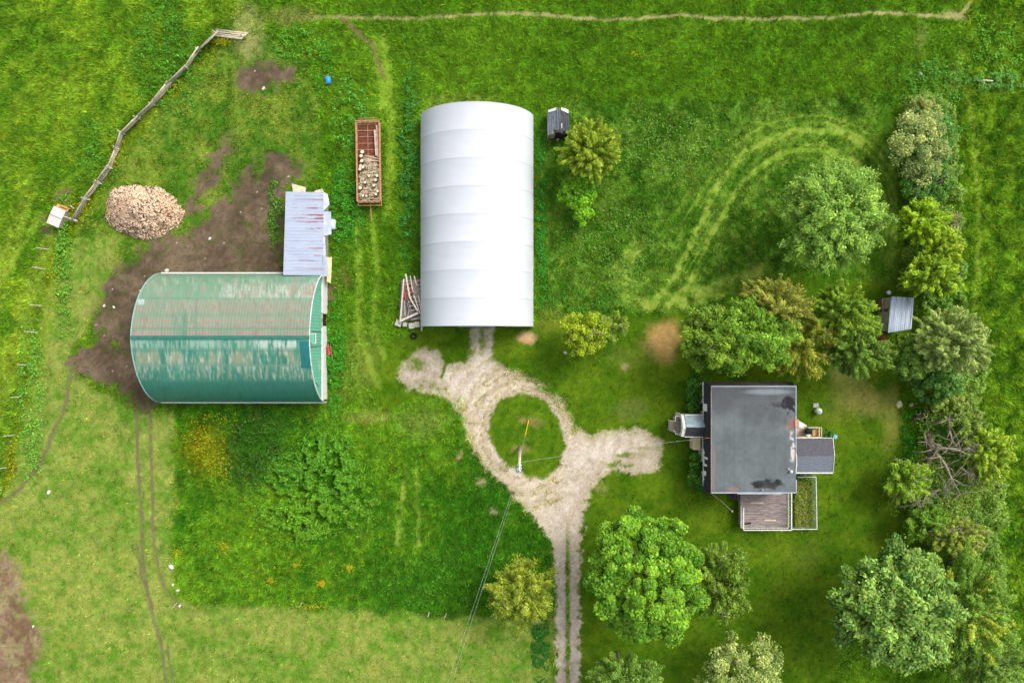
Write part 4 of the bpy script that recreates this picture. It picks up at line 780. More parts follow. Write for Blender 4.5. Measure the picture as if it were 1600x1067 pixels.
    for i in range(620):
        y = -L/2+.25+rnd.random()**1.0*L*.53; x = rnd.uniform(-W/2+.2, W/2-.2) if y < L*-.02 else rnd.uniform(-W/2+.3, W/2-.6)
        hgt = .35*max(0, 1-abs(x)/(W*.7))*min(1, (L*.04-y)*1.0+.3)
        if hgt < .02: hgt = .02
        p = Vector((x, y, z-.12+rnd.random()*max(.05, hgt))); l = rnd.uniform(.12, .22); a_ = rnd.uniform(0, 3.1)
        d = Vector((math.cos(a_), math.sin(a_), rnd.uniform(-.5, .5)))*l; mb.bar(p-d, p+d, rnd.uniform(.06, .12), rnd.uniform(.05, .1))
    fo = mb.build("firewood", mat("split_wood", S(206, 192, 160), rough=.9, vary=.5, scale=5, bump=.3, col2=S(128, 110, 86))); put(fo, o, ang); tag(fo, "heap of split firewood filling the wagon's lower half", "firewood", kind="stuff")
    for (x0, y0, x1, y1, w, lb) in [(585.5, 203, 588, 244, .2, "longer pinkish board lying along the wagon's right rack"), (588.5, 196, 590.5, 246, .14, "narrow pinkish board closest to the wagon's right rack"), (571, 243, 594, 249, .1, "thin slanting pole across the middle of the wagon"), (571, 251, 593, 251.5, .1, "thin straight pole across the wagon's middle, the lower one")]:
        pt = MB().bar(P(x0, y0, z+.12), P(x1, y1, z+.14), w, .06).build("plank", mat("pink_board", S(206, 176, 156), rough=.9, vary=.2, bump=.2)); tag(pt, lb, "plank", "planks lying on the wagon")
wagon()

# ------------------------------------------------------------------ small weathered hut by the cedar
def hut():
    o = P(870.5, 199, 0); e = empty("storage_hut", o, 0.02, label="small weathered grey wooden hut with a torn roof between shelter and cedar", cat="hut")
    m_gb = mat("grey_roof_board", S(128, 136, 142), rough=.85, vary=.3, scale=2.5, bump=.4, col2=S(84, 88, 96), stretch=(2.5, .6, 1))
    m_gd = mat("dark_roof_board", S(78, 82, 90), rough=.85, vary=.3, scale=3, bump=.4, col2=S(52, 54, 60), stretch=(2.5, .6, 1))
    w, l = 1.12, 1.3
    mb = MB(); mb.box((0, 0, .75), (2*w-.25, 2*l-.2, 1.5)); mb.build("wall", m_wood, e)
    # left roof slope, right slope built of boards with uneven ends
    mb = MB()
    for i in range(5):
        x0 = -w+i*(w-.1)/5; x1 = x0+(w-.1)/5-.012; zf = lambda x: 2.15-.55*(abs(x)/w)**1.3
        yb = -l+rnd.uniform(0, .12)+(.35 if i > 2 else 0); mb.slab([(x0, yb, zf(x0)), (x1, yb, zf(x1)), (x1, l-.02, zf(x1)), (x0, l-.02, zf(x0))], .04)
    mb.build("roof", m_gb, e)
    mb = MB()
    for i in range(6):
        x0 = .02+i*(w)/6; x1 = x0+w/6-.03; yb = -l+.35-rnd.uniform(0, .3); zf = lambda x: 2.18-.5*(abs(x)/w)**1.3
        mb.slab([(x0, yb, zf(x0)+rnd.uniform(0, .04)), (x1, yb+rnd.uniform(-.1, .1), zf(x1)), (x1, l-rnd.uniform(0, .1), zf(x1)), (x0, l, zf(x0))], .035)
    mb.build("loose_roof_boards", m_gd, e)
    mb = MB(); mb.box((-.06, .1, 2.22), (.12, 2.3, .07)).box((.14, .15, 2.2), (.08, 2.2, .06)); mb.build("ridge_board", m_gb, e)
    mb = MB(); mb.slab([(-w+.1, l-.32, 1.76), (-.2, l-.24, 2.16), (-.2, l+.06, 2.14), (-w+.1, l-.06, 1.74)], .03).slab([(.3, l-.2, 2.13), (w-.05, l-.45, 1.76), (w-.05, l-.08, 1.76), (.3, l+.04, 2.13)], .03); mb.slab([(.28, -l+.5, 2.18), (.36, -l+.5, 2.18), (.36, -l+1.0, 2.19), (.28, -l+1.0, 2.19)], .02)
    mb.build("white_flashing", m_white, e)
    mb = MB(); mb.box((.3, -l+.08, 1.0), (1.3, .2, 1.6)); mb.build("doorway", m_dark, e)
    mb = MB(); mb.bar((-w+.08, -l+.05, 0), (-w+.08, -l+.05, 1.7), .1).bar((w-.12, -l+.1, 0), (w-.12, -l+.1, 1.7), .1).box((.0, -l-.15, .3), (.3, .2, .4)); mb.build("post", m_wood, e)
hut()

# ------------------------------------------------------------------ scrap beside the shelter
def scrap():
    m_beam = mat("pale_painted_beam", S(214, 202, 192), rough=.8, vary=.2, scale=4, bump=.2, col2=S(176, 158, 144))
    m_beamd = mat("grey_scrap", S(140, 136, 130), rough=.85, vary=.3, scale=4, bump=.3, col2=S(96, 92, 88))
    z = .95
    for (x0, y0, x1, y1, w, lb) in [(631, 436, 625.5, 503, .16, "long pale beam forming the left edge of the scrap stack"), (634, 428, 640, 464, .16, "pale beam slanting through the upper scrap stack"), (640, 464, 652.5, 486, .16, "short pale beam below the slanting one in the scrap stack"), (627, 501, 653, 489, .2, "pale beam lying across the bottom of the scrap stack"), (641, 431, 647, 466, .1, "thin pale beam right of the slanting one"), (647, 431, 651, 446, .1, "shortest pale beam at the top right of the scrap stack"), (645, 456, 656, 489, .1, "thin pale beam alongside the shelter in the scrap stack"), (654, 462, 660, 497, .1, "thin beam nearest to the shelter in the scrap stack")]:
        o = MB().bar(P(x0, y0, z), P(x1, y1, z), w, .14).build("steel_beam", m_beam, bevel=.01); tag(o, lb, "beam", "beams in the scrap stack")
    # frame of crossed laths under the beams
    k = 0
    for (x0, y0, x1, y1) in [(637, 433, 638, 470), (627, 440, 625, 495), (632, 470, 633, 495), (636, 472, 641, 496), (639, 470, 637, 500), (642, 475, 636, 498), (646, 480, 641, 500), (652, 432, 656, 470), (657, 440, 659, 480), (644, 470, 648, 500), (650, 488, 660, 503), (660, 498, 658, 515), (628, 448, 624, 480), (640, 447, 643, 500)]:
        k += 1; o = MB().tube([P(x0, y0, .55+.02*(k % 5)), P(x1, y1, .6+.03*(k % 4))], .035, 6).build("steel_pipe", m_beamd if k % 3 else m_beam)
        tag(o, "thin grey pipe jumbled under the pale beams of the scrap stack", "pipe", "pipes in the scrap stack")
    for (x0, y0, w, h, a, lb, n) in [(648, 470, 20, 62, .2, "ladder-like rack lying in the scrap stack beside the shelter", 9), (653, 455, 12, 40, .1, "narrow ladder-like rack at the shelter's wall", 6)]:
        c = P(x0, y0, .75); e = empty("metal_rack", (c.x, c.y, 0), a, label=lb, cat="rack", group="racks in the scrap stack"); W_, L_ = w*M2(1), h*M2(1)
        for sx in (-1, 1): MB().bar((sx*W_/2, -L_/2, .7), (sx*W_/2, L_/2, .7), .07).build("rail", m_beamd, e)
        for i in range(n): MB().bar((-W_/2, -L_/2+L_*(i+.5)/n, .74), (W_/2, -L_/2+L_*(i+.5)/n, .74), .06).build("rung", m_beam, e)
    o = MB().slab([P(630, 447, .6), P(636, 450, .6), P(638, 466, .6), P(633, 471, .6), ], .05).build("rusty_panel", mat("orange_rust", S(190, 96, 66), rough=.9, vary=.3, scale=3, bump=.2, col2=S(160, 74, 54))); tag(o, "orange-rusted sheet inside the left beams of the scrap stack", "panel")
    o = MB().slab([P(640, 440, .5), P(645, 441, .5), P(646, 460, .5), P(641, 461, .5)], .05).build("rusty_panel", MATS["orange_rust"]); tag(o, "smaller reddish sheet under the thin beams of the scrap stack", "panel")
    for (x, y, a, s_, lb) in [(622.5, 505, -.35, .62, "leftmost concrete block in the row below the scrap stack"), (632.5, 507, -.1, .42, "small greenish concrete block, second from the left"), (643, 509, .1, .58, "third concrete block from the left below the scrap"), (651.5, 507, .05, .55, "fourth concrete block from the left below the scrap")]:
        c = P(x, y, .5); o = MB().box((0, 0, .3), (s_, s_*1.05, .6)).build("concrete_block", m_conc, bevel=.03); put(o, (c.x, c.y, 0), a); tag(o, lb, "concrete block", "concrete blocks below the scrap stack")
    o = MB().slab([P(626, 438, .3), P(662, 436, .3), P(661, 500, .3), P(628, 502, .3)], .3).build("scrap_base", m_beamd); tag(o, "dark heap of old boards under the scrap stack", "scrap heap")
    c = P(646.5, 525, 0); e = empty("tyre", c, label="black tyre lying in the grass below the concrete blocks", cat="tyre")
    n = 20; mb = MB(); pts = [(math.cos(2*math.pi*i/n)*.26, math.sin(2*math.pi*i/n)*.26, .12) for i in range(n+1)]; mb.tube(pts, .11, 8, cap=False); mb.build("tread", m_black, e, smooth=True)
    o = MB().slab([P(659, 500, .3), P(661, 501, .3), P(660, 518, .1), P(657.5, 517, .1)], .06).build("plank", m_woodlt); tag(o, "pale board propped at the shelter's lower left corner", "plank")
scrap()

# ------------------------------------------------------------------ pole, guy wire, overhead cables
m_wireln = mat("pale_cable", S(200, 206, 196), rough=.6, vary=.05, bump=0)
def pole():
    b = P(812.5, 699, 0); t = P(811.5, 727, 9.2); e = empty("utility_pole", b, label="tall pale utility pole with a grey transformer in the driveway's grass island", cat="utility pole")
    mb = MB(); d = t-b; mb.tube([(0, 0, -.2), d*.5, d], [.17, .15, .12], 12); mb.build("shaft", mat("pale_pole", S(206, 200, 176), rough=.9, vary=.15, scale=3, bump=.3, col2=S(176, 168, 140)), e, smooth=True)
    c = P(811, 731, 8.4)-b
    mb = MB(); mb.tube([c+Vector((-.05, -.1, -.5)), c+Vector((-.05, -.1, -.42)), c+Vector((-.05, -.1, .42)), c+Vector((-.05, -.1, .5))], [.2, .27, .27, .2], 16); tk = mb.build("transformer", m_galv, e, smooth=True)
    mb = MB()
    for x in (-.12, .1): mb.tube([c+Vector((x-.05, -.1, .5)), c+Vector((x-.05, -.1, .62)), c+Vector((x-.05, -.1, .78))], [.05, .07, .03], 8)
    mb.build("insulator", m_white, tk)
    mb = MB(); mb.bar(d+Vector((-.22, -.05, -.5)), d+Vector((.22, -.05, -.5)), .08, .1).bar(d+Vector((0, 0, -.5)), d+Vector((.25, -.35, -.3)), .05); mb.build("crossarm", m_white, e)
    mb = MB(); mb.tube([d+Vector((0, -.05, .02)), d+Vector((.0, -.25, .18)), d+Vector((.05, -.5, .1))], [.03, .03, .08], 8); mb.build("lamp", m_white, e)
    an = P(826, 656, 0); to = P(813, 716, 6.2)
    g = (an-b); h_ = (to-b)
    MB().tube([g, h_], .012, 5).build("guy_wire", m_wirem, e)
    m_y = mat("yellow_guard", S(226, 196, 40), rough=.5, vary=.05, bump=0)
    MB().tube([g+(h_-g)*.01, g+(h_-g)*.42], .05, 8).build("guy_guard", m_y, e)
    def cable(name, lab, A, B, sag, r_):
        n = 24; pts = []
        for i in range(n+1):
            s_ = i/n; p = A.lerp(B, s_); p.z -= sag*4*s_*(1-s_); pts.append(p)
        o = MB().tube(pts, r_*.8, 4).build(name, m_wireln); tag(o, lab, "cable")
    top = P(811, 737, 8.6)
    cable("power_line", "overhead power wire running from the pole to the bottom left, left one of the pair", top, P(697, 1075, 7.5)+Vector((-3, -9, 0)), .5, .011)
    cable("power_line", "overhead power wire running from the pole to the bottom left, right one of the pair", top+Vector((.15, 0, 0)), P(703, 1075, 7.2)+Vector((-2.9, -9, 0)), .4, .011)
    cable("service_cable", "thin cable from the utility pole across the lawn to the house", P(814, 722, 7.4), P(1109, 684, 3.6), .7, .011)
pole()

# ------------------------------------------------------------------ house
def house():
    zt, zm = 4.6, 3.05
    x0, x1 = P(1111, 0, zt).x, P(1243, 0, zt).x; y0, y1 = P(0, 603, zt).y, P(0, 769, zt).y       # y0 top (north)
    cx, cy = (x0+x1)/2, (y0+y1)/2; W, D = x1-x0, y0-y1; o = Vector((cx, cy, 0))
    e = empty("farmhouse", o, label="grey flat-roofed farmhouse with dark sloping roof edges", cat="house")
    q = lambda x, y, z: P(x, y, z)-o
    # membrane roof with its stains
    nX, nY = 90, 110; xs = np.linspace(-W/2, W/2, nX+1); ys_ = np.linspace(D/2, -D/2, nY+1); XX, YY = np.meshgrid(xs, ys_)
    ppx, ppy = (XX+cx)*F/(H-zt)+800, 533.5-(YY+cy)*F/(H-zt)
    ZZ = zt+.08-.0*XX+(fbm(ppx, ppy, 20, 3, 1)-.5)*.03; n1 = fbm(ppx, ppy, 30, 4, 2); n2 = fbm(ppx, ppy*.3, 5, 3, 3); n3 = fbm(ppx, ppy, 5, 3, 4)
    col = S(94, 101, 103)*(.66+.6*n1[..., None])*(.86+.28*n3[..., None]); tn = sm(670, 615, ppy+(n1-.5)*60)[..., None]; col = col*(1-tn*.7)+S(72, 76, 79)*tn*.7
    col = col*(.94+.12*n2[..., None])
    def ov(m, c):
        nonlocal col
        m = np.clip(m, 0, 1)[..., None]; col = col*(1-m)+c*m
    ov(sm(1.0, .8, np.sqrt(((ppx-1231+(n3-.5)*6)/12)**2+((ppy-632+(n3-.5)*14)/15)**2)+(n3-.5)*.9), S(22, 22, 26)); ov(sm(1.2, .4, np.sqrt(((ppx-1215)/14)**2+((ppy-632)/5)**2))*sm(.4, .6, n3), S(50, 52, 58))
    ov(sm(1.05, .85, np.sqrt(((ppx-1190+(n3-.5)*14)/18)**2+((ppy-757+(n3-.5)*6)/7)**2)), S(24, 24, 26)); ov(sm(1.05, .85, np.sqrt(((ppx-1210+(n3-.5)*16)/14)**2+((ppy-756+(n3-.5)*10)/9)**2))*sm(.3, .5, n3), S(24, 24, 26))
    ov(sm(1.2, .4, np.sqrt(((ppx-1145)/9)**2+((ppy-764)/4)**2)+(n3-.5)*.8)*.5, S(160, 112, 94)); ov(sm(1.2, .4, np.sqrt(((ppx-1237)/8)**2+((ppy-662)/10)**2)+(n3-.5)*1.0)*.7, S(140, 92, 80)); ov(sm(1.2, .3, np.sqrt(((ppx-1229)/7)**2+((ppy-668)/6)**2))*.25, S(150, 136, 100))
    ov(sm(4, 2, np.abs(ppx-1237+(n1-.5)*8))*sm(670, 680, ppy)*sm(725, 715, ppy)*sm(.35, .55, n3), S(200, 190, 186))
    ov(sm(3, 1, np.abs(ppx-1115+(n1-.5)*4))*sm(690, 710, ppy)*.5, S(140, 116, 108)); ov(sm(606, 604, ppy)*.5, S(150, 165, 178))
    ov(sm(1, .4, np.sqrt(((ppx-1200)/50)**2+((ppy-612)/6)**2))*.5, S(150, 160, 168)); ov(sm(.985, 1, vn(ppx/2, ppy/2, 8)), S(60, 62, 66))
    ov(sm(.10, .04, np.abs(((XX+.4) % 1.0)-.5))*.22*sm(.3, .6, n2+.1), S(70, 74, 80)); ov(sm(.5, .8, fbm(ppx, ppy, 24, 4, 19))*.14, S(140, 146, 150))
    id_ = np.arange((nY+1)*(nX+1)).reshape(nY+1, nX+1); qd = np.stack([id_[:-1, :-1], id_[1:, :-1], id_[1:, 1:], id_[:-1, 1:]], -1).reshape(-1, 4)
    mesh_np("roof", np.stack([XX, YY, ZZ], -1).reshape(-1, 3), qd, mat("roof_membrane", None, rough=.65, vary=.14, scale=2.5, bump=.15, attr=True, spec=.3), col.reshape(-1, 3), parent=e)
    MB().box((0, 0, zt-.08), (W-.02, D-.02, .22)).build("roof_deck", m_wood, e)
    m_sh = mat("black_shingle", S(56, 58, 66), rough=.9, vary=.35, scale=4, bump=.5, col2=S(38, 40, 46)); m_shb = mat("brown_shingle", S(86, 76, 74), rough=.9, vary=.35, scale=4, bump=.5, col2=S(60, 54, 54))
    m_lsh = mat("sky_sheen_shingle", S(128, 134, 144), rough=.9, vary=.2, scale=5, bump=.5, col2=S(108, 114, 124)); m_dsh = mat("grey_shingle", S(92, 92, 98), rough=.9, vary=.25, scale=5, bump=.5, col2=S(76, 76, 82))
    A = .33
    c_in = [(-W/2, -D/2), (W/2, -D/2), (W/2, D/2), (-W/2, D/2)]; c_out = [(-W/2-A, -D/2-A), (W/2+A, -D/2-A), (W/2+A, D/2+A), (-W/2-A, D/2+A)]
    for i, (m_, nm) in enumerate([(m_sh, ""), (m_sh, ""), (m_shb, ""), (m_sh, "")]):
        a_, b_ = c_in[i], c_in[(i+1) % 4]; c2, d2 = c_out[i], c_out[(i+1) % 4]; k_ = .86 if i in (0, 1) else 1
        if i in (0, 1): c2 = (a_[0]+(c2[0]-a_[0])*.2, a_[1]+(c2[1]-a_[1])*.2); d2 = (b_[0]+(d2[0]-b_[0])*.2, b_[1]+(d2[1]-b_[1])*.2)
        mb = MB(); n = 7
        for r in range(n):
            t0, t1 = r/n, (r+1)/n; L3 = lambda p, s_, t: (p[0]+(s_[0]-p[0])*t, p[1]+(s_[1]-p[1])*t, zt-(zt-zm)*t)
            mb.slab([L3(a_, c2, t0), L3(b_, d2, t0), L3(b_, d2, t1*1.0), L3(a_, c2, t1)], .03+.012*(r % 2))
        mb.build("mansard_slope", m_, e)
    m_sid = mat("white_siding", S(206, 206, 200), rough=.8, vary=.15, scale=2, bump=.2, col2=S(180, 178, 170))
    MB().box((0, 0, (zm)/2), (W-.02, D-.02, zm-.02)).build("wall", m_sid, e)
    for (x, y, w_, ax) in [(-W/2, 2.9, 1.0, 0), (-W/2, -3.2, 1.2, 0), (-1.5, D/2, 1.1, 1), (1.8, D/2, 1.1, 1), (-2.6, -D/2, 1.0, 1)]:
        s_ = -1 if (ax == 0 or y < 0) else 1
        f_ = MB().box((x+(s_*.02 if ax == 0 else 0), y+(s_*.02 if ax else 0), 1.7), ((.12, w_, 1.2) if ax == 0 else (w_, .12, 1.2))).build("window", m_white, e)
        MB().box((x+(s_*.05 if ax == 0 else 0), y+(s_*.05 if ax else 0), 1.7), ((.1, w_-.16, 1.04) if ax == 0 else (w_-.16, .1, 1.04))).build("pane", m_glass, f_)
    # roof edge trims, uneven
    mb = MB(); mb.box((0, -D/2-.02, zt+.06), (W+.06, .1, .12)).box((.6, -D/2-.12, zt+.03), (W*.52, .08, .1)); mb.build("fascia_trim", m_galv, e)
    mb = MB(); mb.box((0, D/2, zt+.1), (W+.04, .07, .06)); mb.build("roof_edging", m_galv, e)
    mb = MB(); mb.box((-W/2-.01, 0, zt+.09), (.07, D, .06)); mb.build("roof_edging", mat("pinkish_edge", S(150, 136, 132), rough=.8, vary=.3, bump=.2, col2=S(120, 110, 108)), e)
    mb = MB(); mb.box((W/2+.01, D*.2, zt+.08), (.08, D*.6, .06)).box((W/2+.02, -D*.44, zt+.08), (.1, D*.12, .1)); mb.build("roof_edging", m_galv, e)
    mb = MB(); mb.box((-W/2-A-.03, D/2-.4, zm+.02), (.1, 1.4, .1)).box((-W/2-A-.02, D/2-2.6, zm+.02), (.05, 3.0, .05)); mb.build("gutter", m_white, e)
    mb = MB(); mb.slab([(-W/2-A-.04, D/2-1.85, zm+.03), (-W/2-A+.13, D/2-1.85, zm+.8), (-W/2-A+.13, D/2-2.6, zm+.8), (-W/2-A-.04, D/2-2.6, zm+.03)], .05)
    rnd2 = random.Random(3)
    for i in range(14):
        y = -D/2+.7+i*.24; h1 = rnd2.uniform(.05, .95)*(1 if 2 < i < 11 else .4); mb.slab([(-W/2-A-.05, y, zm+.0), (-W/2-A-.05+A*h1*.62, y, zm+h1), (-W/2-A-.05+A*h1*.62, y+.235, zm+h1), (-W/2-A-.05, y+.235, zm)], .04)
    mb.build("torn_white_sheet", m_white, e)
    # east wing with gable roof
    zr, zE = 3.9, 3.15; wx0, wx1 = W/2+.02, q(1301, 0, zE).x; wy0, wy1 = q(0, 684.5, zE).y, q(0, 738, zE).y; wm = (wy0+wy1)/2+.05
    xr_ = q(1303.5, 0, zr).x
    for (ya, mm_) in [(wy0, m_dsh), (wy1, m_lsh)]:  # paler south slope: glancing sky reflection put into the shingle colour
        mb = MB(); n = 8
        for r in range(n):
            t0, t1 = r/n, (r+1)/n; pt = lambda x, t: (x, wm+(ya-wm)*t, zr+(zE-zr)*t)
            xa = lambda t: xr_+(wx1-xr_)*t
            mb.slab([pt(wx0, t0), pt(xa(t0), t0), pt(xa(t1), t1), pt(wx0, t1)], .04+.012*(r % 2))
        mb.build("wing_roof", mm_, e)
    MB().box(((wx0+wx1)/2-.1, (wy0+wy1)/2, zE/2-.02), (wx1-wx0-.3, wy0-wy1-.3, zE-.1)).build("wing_wall", m_sid, e)
    mb = MB(); mb.add([(wx1-.28, wy1+.15, zE-.08), (wx1-.28, wy0-.15, zE-.08), (wx1-.28, wm, zr-.1), (wx1-.22, wy1+.15, zE-.08), (wx1-.22, wy0-.15, zE-.08), (wx1-.22, wm, zr-.1)], [(0, 2, 1), (3, 4, 5), (0, 1, 4, 3), (1, 2, 5, 4), (2, 0, 3, 5)]); mb.build("wing_gable", m_sid, e)
    mb = MB(); mb.box(((wx0+wx1)/2, wy1-.04, zE-.0), (wx1-wx0, .12, .1)).box(((wx0+wx1)/2, wy0+.03, zE), (wx1-wx0, .06, .08)); mb.bar((xr_+.03, wm, zr), (wx1+.03, wy1, zE), .05, .08).bar((xr_+.03, wm, zr), (wx1+.03, wy0, zE), .05, .08); mb.build("wing_eave_trim", m_white, e)
    mb = MB(); pts = [(wx0+.12*math.sin(math.pi*t)+.0, wy0-1.0-t*(wy0-wy1-1.1), zt-.1+.0*t) for t in np.linspace(0, 1, 9)]; mb.tube(pts, .07, 6); mb.build("roof_flashing", m_white, e)
    # flues near the lower right roof corner
    mb = MB(); c1 = q(1236, 736, zt+.3); mb.tube([(c1.x, c1.y, zt), (c1.x, c1.y, zt+.5)], .12, 12); mb.tube([(c1.x-.22, c1.y+.25, zt), (c1.x-.22, c1.y+.25, zt+.35)], .06, 8); pv = mb.build("roof_vent", m_white, e)
    c3 = q(1191, 765, zt+.3); MB().tube([(c3.x, c3.y, zt), (c3.x, c3.y, zt+.5)], .06, 10).build("roof_vent", m_galv, e)
    # pinkish wall piece at the upper right roof edge, built as a capped block
    c2 = q(1244.5, 661, 4.7); ch = MB().box((c2.x, c2.y, 2.36), (.34, .7, 4.7)).build("wall_piece", mat("reddish_wall", S(176, 108, 88), rough=.9, vary=.3, scale=6, bump=.3, col2=S(140, 80, 66)), e)
    MB().box((c2.x, c2.y, 4.74), (.4, .76, .06)).build("cap", mat("pink_cap", S(196, 140, 122), rough=.9, vary=.2, bump=.2), ch)
    # entrance porch on the left
    pz, pe = 3.5, 2.75; px1 = -W/2-.1; px0 = q(1070, 0, pe).x; pn, ps = q(0, 648.5, pe).y, q(0, 682, pe).y; pm = (pn+ps)/2-.05
    m_teal = mat("worn_teal_roof", S(150, 166, 172), rough=.8, vary=.25, scale=2.2, bump=.3, col2=S(110, 128, 136), stretch=(.5, 2, 1))
    m_pd = mat("porch_dark_shingle", S(66, 70, 74), rough=.9, vary=.2, scale=4, bump=.4, col2=S(54, 58, 62))
    MB().slab([(px0, pm, pz), (px1, pm, pz), (px1, pn, pe), (px0, pn, pe)], .08).build("porch_roof", m_teal, e)
    MB().slab([(px0, pm-.005, pz), (px1, pm-.005, pz), (px1, ps, pe), (px0, ps, pe)], .08).build("porch_roof", m_pd, e)
    mb = MB(); gz = lambda y: pz-.12-(pz-pe)*abs(y-pm)/((pn-ps)/2)
    for i in range(12):
        y_ = ps+(pn-ps)*(i+.5)/12; zb = 2.1+.35*math.cos((y_-pm)/((pn-ps)/2)*1.3) if abs(y_-pm) < (pn-ps)*.38 else 0
        mb.box((px0-.16, y_, (zb+gz(y_))/2), (.34, (pn-ps)/12, gz(y_)-zb))
    mb.build("porch_arch", m_white, e)
    mb = MB(); mb.box(((px0+px1)/2, pn+.03, pe-.03), (px1-px0, .07, .09)).box(((px0+px1)/2, ps-.03, pe-.03), (px1-px0, .07, .09)); mb.build("porch_trim", m_white, e)
    MB().box(((px0+px1)/2+.2, pm, .5), (px1-px0-.3, pn-ps-.3, 1.0)).build("porch_floor", m_wood, e)
    mb = MB(); mb.box(((px0+px1)/2, pn-.1, 1.6), (px1-px0-.1, .08, 2.2)); mb.box(((px0+px1)/2, ps+.1, 1.6), (px1-px0-.1, .08, 2.2)); mb.build("porch_wall", m_sid, e)
    # small landing with railing and steps
    lx0, lx1 = q(1053, 0, 1.2).x, px0-.05; ln_, ls_ = q(0, 649, 1.2).y, q(0, 677, 1.2).y
    m_dk = mat("brown_deck", S(204, 184, 170), rough=.9, vary=.2, scale=3, bump=.3, col2=S(160, 140, 128))
    mb = MB()
    for i in range(8): mb.box(((lx0+(lx1-lx0)*(i+.5)/8), (ln_+ls_)/2, .95), ((lx1-lx0)/8-.02, ln_-ls_-.1, .06))
    mb.build("landing", m_dk, e)
    mb = MB(); my = (ln_+ls_)/2-.1; sw_ = .5
    def rail(mb, a, b, z, n=5):
        mb.bar((a[0], a[1], z), (b[0], b[1], z), .07, .06)
        for t in np.linspace(0, 1, n): mb.bar((a[0]+(b[0]-a[0])*t, a[1]+(b[1]-a[1])*t, .9), (a[0]+(b[0]-a[0])*t, a[1]+(b[1]-a[1])*t, z), .05)
    rail(mb, (lx0, ln_), (lx1, ln_), 1.9); rail(mb, (lx0, ln_), (lx0, my+sw_), 1.9, 3); mb.build("landing_railing", m_white, e); mb = MB(); rail(mb, (lx0, ls_), (lx1, ls_), 1.9); rail(mb, (lx0, my-sw_), (lx0, ls_), 1.9, 3); mb.build("landing_railing", m_white, e)
    mb = MB()
    for i in range(3): mb.box((lx0-.06-i*.14, my, .8-i*.12), (.15, 2*sw_, .06))
    mb.build("step", m_dk, e)
    mb = MB()
    for s_ in (-1, 1): mb.bar((lx0-.02, my+s_*sw_, 1.85), (lx0-.42, my+s_*sw_, 1.45), .05).bar((lx0-.42, my+s_*sw_, 1.45), (lx0-.42, my+s_*sw_, .1), .05)
    mb.build("stair_railing", m_white, e)
    # raised deck below the house
    dz = 1.1; dx0, dx1 = q(1157, 0, dz).x, q(1231, 0, dz).x; dy0, dy1 = -D/2+.1, q(0, 824, dz).y
    m_brd = mat("old_deck_boards", S(160, 148, 142), rough=.9, vary=.45, scale=3, bump=.4, col2=S(104, 94, 92), stretch=(.4, 2.5, 1))
    mb = MB(); n = 26
    for i in range(n): mb.box(((dx0+dx1)/2, dy0+(dy1-dy0)*(i+.5)/n, dz-.03+rnd.uniform(-.008, .008)), (dx1-dx0, abs(dy1-dy0)/n-.018, .05))
    dk = mb.build("deck", m_brd, e)
    MB().box(((dx0+dx1)/2, (dy0+dy1)/2, dz/2-.1), (dx1-dx0-.3, abs(dy1-dy0)-.3, dz-.2)).build("deck_skirt", m_wood, dk)
    mb = MB()
    def r2(a, b, n=7):
        mb.bar((a[0], a[1], dz+.95), (b[0], b[1], dz+.95), .1, .05); mb.bar((a[0], a[1], dz+.2), (b[0], b[1], dz+.2), .05)
        for t in np.linspace(0, 1, n*3): mb.bar((a[0]+(b[0]-a[0])*t, a[1]+(b[1]-a[1])*t, dz), (a[0]+(b[0]-a[0])*t, a[1]+(b[1]-a[1])*t, dz+.95), .03)
    r2((dx0, dy1), (dx1, dy1), 6); r2((dx1, dy0), (dx1, dy1), 5); r2((dx0, dy1), (dx0, dy1+2.3), 4)
    mb.build("deck_railing", m_white, dk)
    mb = MB()
    for i, (xx, yy, ll) in enumerate([(1183, 785.5, 1.35), (1203, 812.5, 1.2)]): c = q(xx, yy, dz); mb.box((c.x, c.y, dz+.03), (ll, .16, .05))
    mb.build("replaced_board", m_woodlt, dk)
    mb = MB()
    for i in range(4): mb.box((dx0-.15-i*.22, dy0-1.15, dz-.25-i*.22), (.24, 1.2, .05))
    mb.build("deck_step", mat("dark_steps", S(92, 84, 82), rough=.9, vary=.2, bump=.3), dk)
    c = q(1168, 817.5, dz); MB().box((c.x, c.y, dz+.05), (.7, .16, .02), .15).build("missing_board_gap", m_dark, dk)
    mb = MB()
    for x in (1190, 1221): c = q(x, 829, 1.5); mb.bar((c.x, dy1, 1.7), (c.x, dy1-.3, 1.5), .05)
    mb.build("railing_brace", m_white, dk)
    # back stoop with trellis, between wall piece and wing
    sz = 1.2; sx0, sx1 = q(1245, 0, sz).x, q(1280, 0, sz).x; sy0, sy1 = q(0, 667, sz).y, q(0, 684, sz).y+.15
    st = MB()
    for i in range(9): st.box(((sx0+sx1)/2, sy1+(sy0-sy1)*(i+.5)/9, .85), (sx1-sx0, (sy0-sy1)/9-.02, .05))
    stp = st.build("stoop", m_dk, e)
    mb = MB()
    for a, b in [((sx0, sy1), (sx1, sy1)), ((sx1, sy0), (sx1, sy1)), ((sx0+1, sy0), (sx1, sy0)), ((sx1-.25, sy0), (sx1-.25, sy1))]:
        mb.bar((a[0], a[1], 1.75), (b[0], b[1], 1.75), .06)
        for t in np.linspace(0, 1, 10): mb.bar((a[0]+(b[0]-a[0])*t, a[1]+(b[1]-a[1])*t, .85), (a[0]+(b[0]-a[0])*t, a[1]+(b[1]-a[1])*t, 1.75), .045)
    mb.build("stoop_railing", m_cream, stp)
    mb = MB()
    for x, y in [(1243.5, 671), (1247, 690), (1247, 765)]: pass
    # electricity meter box on the left wall
    c = q(1094, 693, 1.6); MB().box((-W/2-.55, c.y, .75), (.75, 1.35, 1.5)).build("meter_cabinet", m_cream, e, bevel=.03)
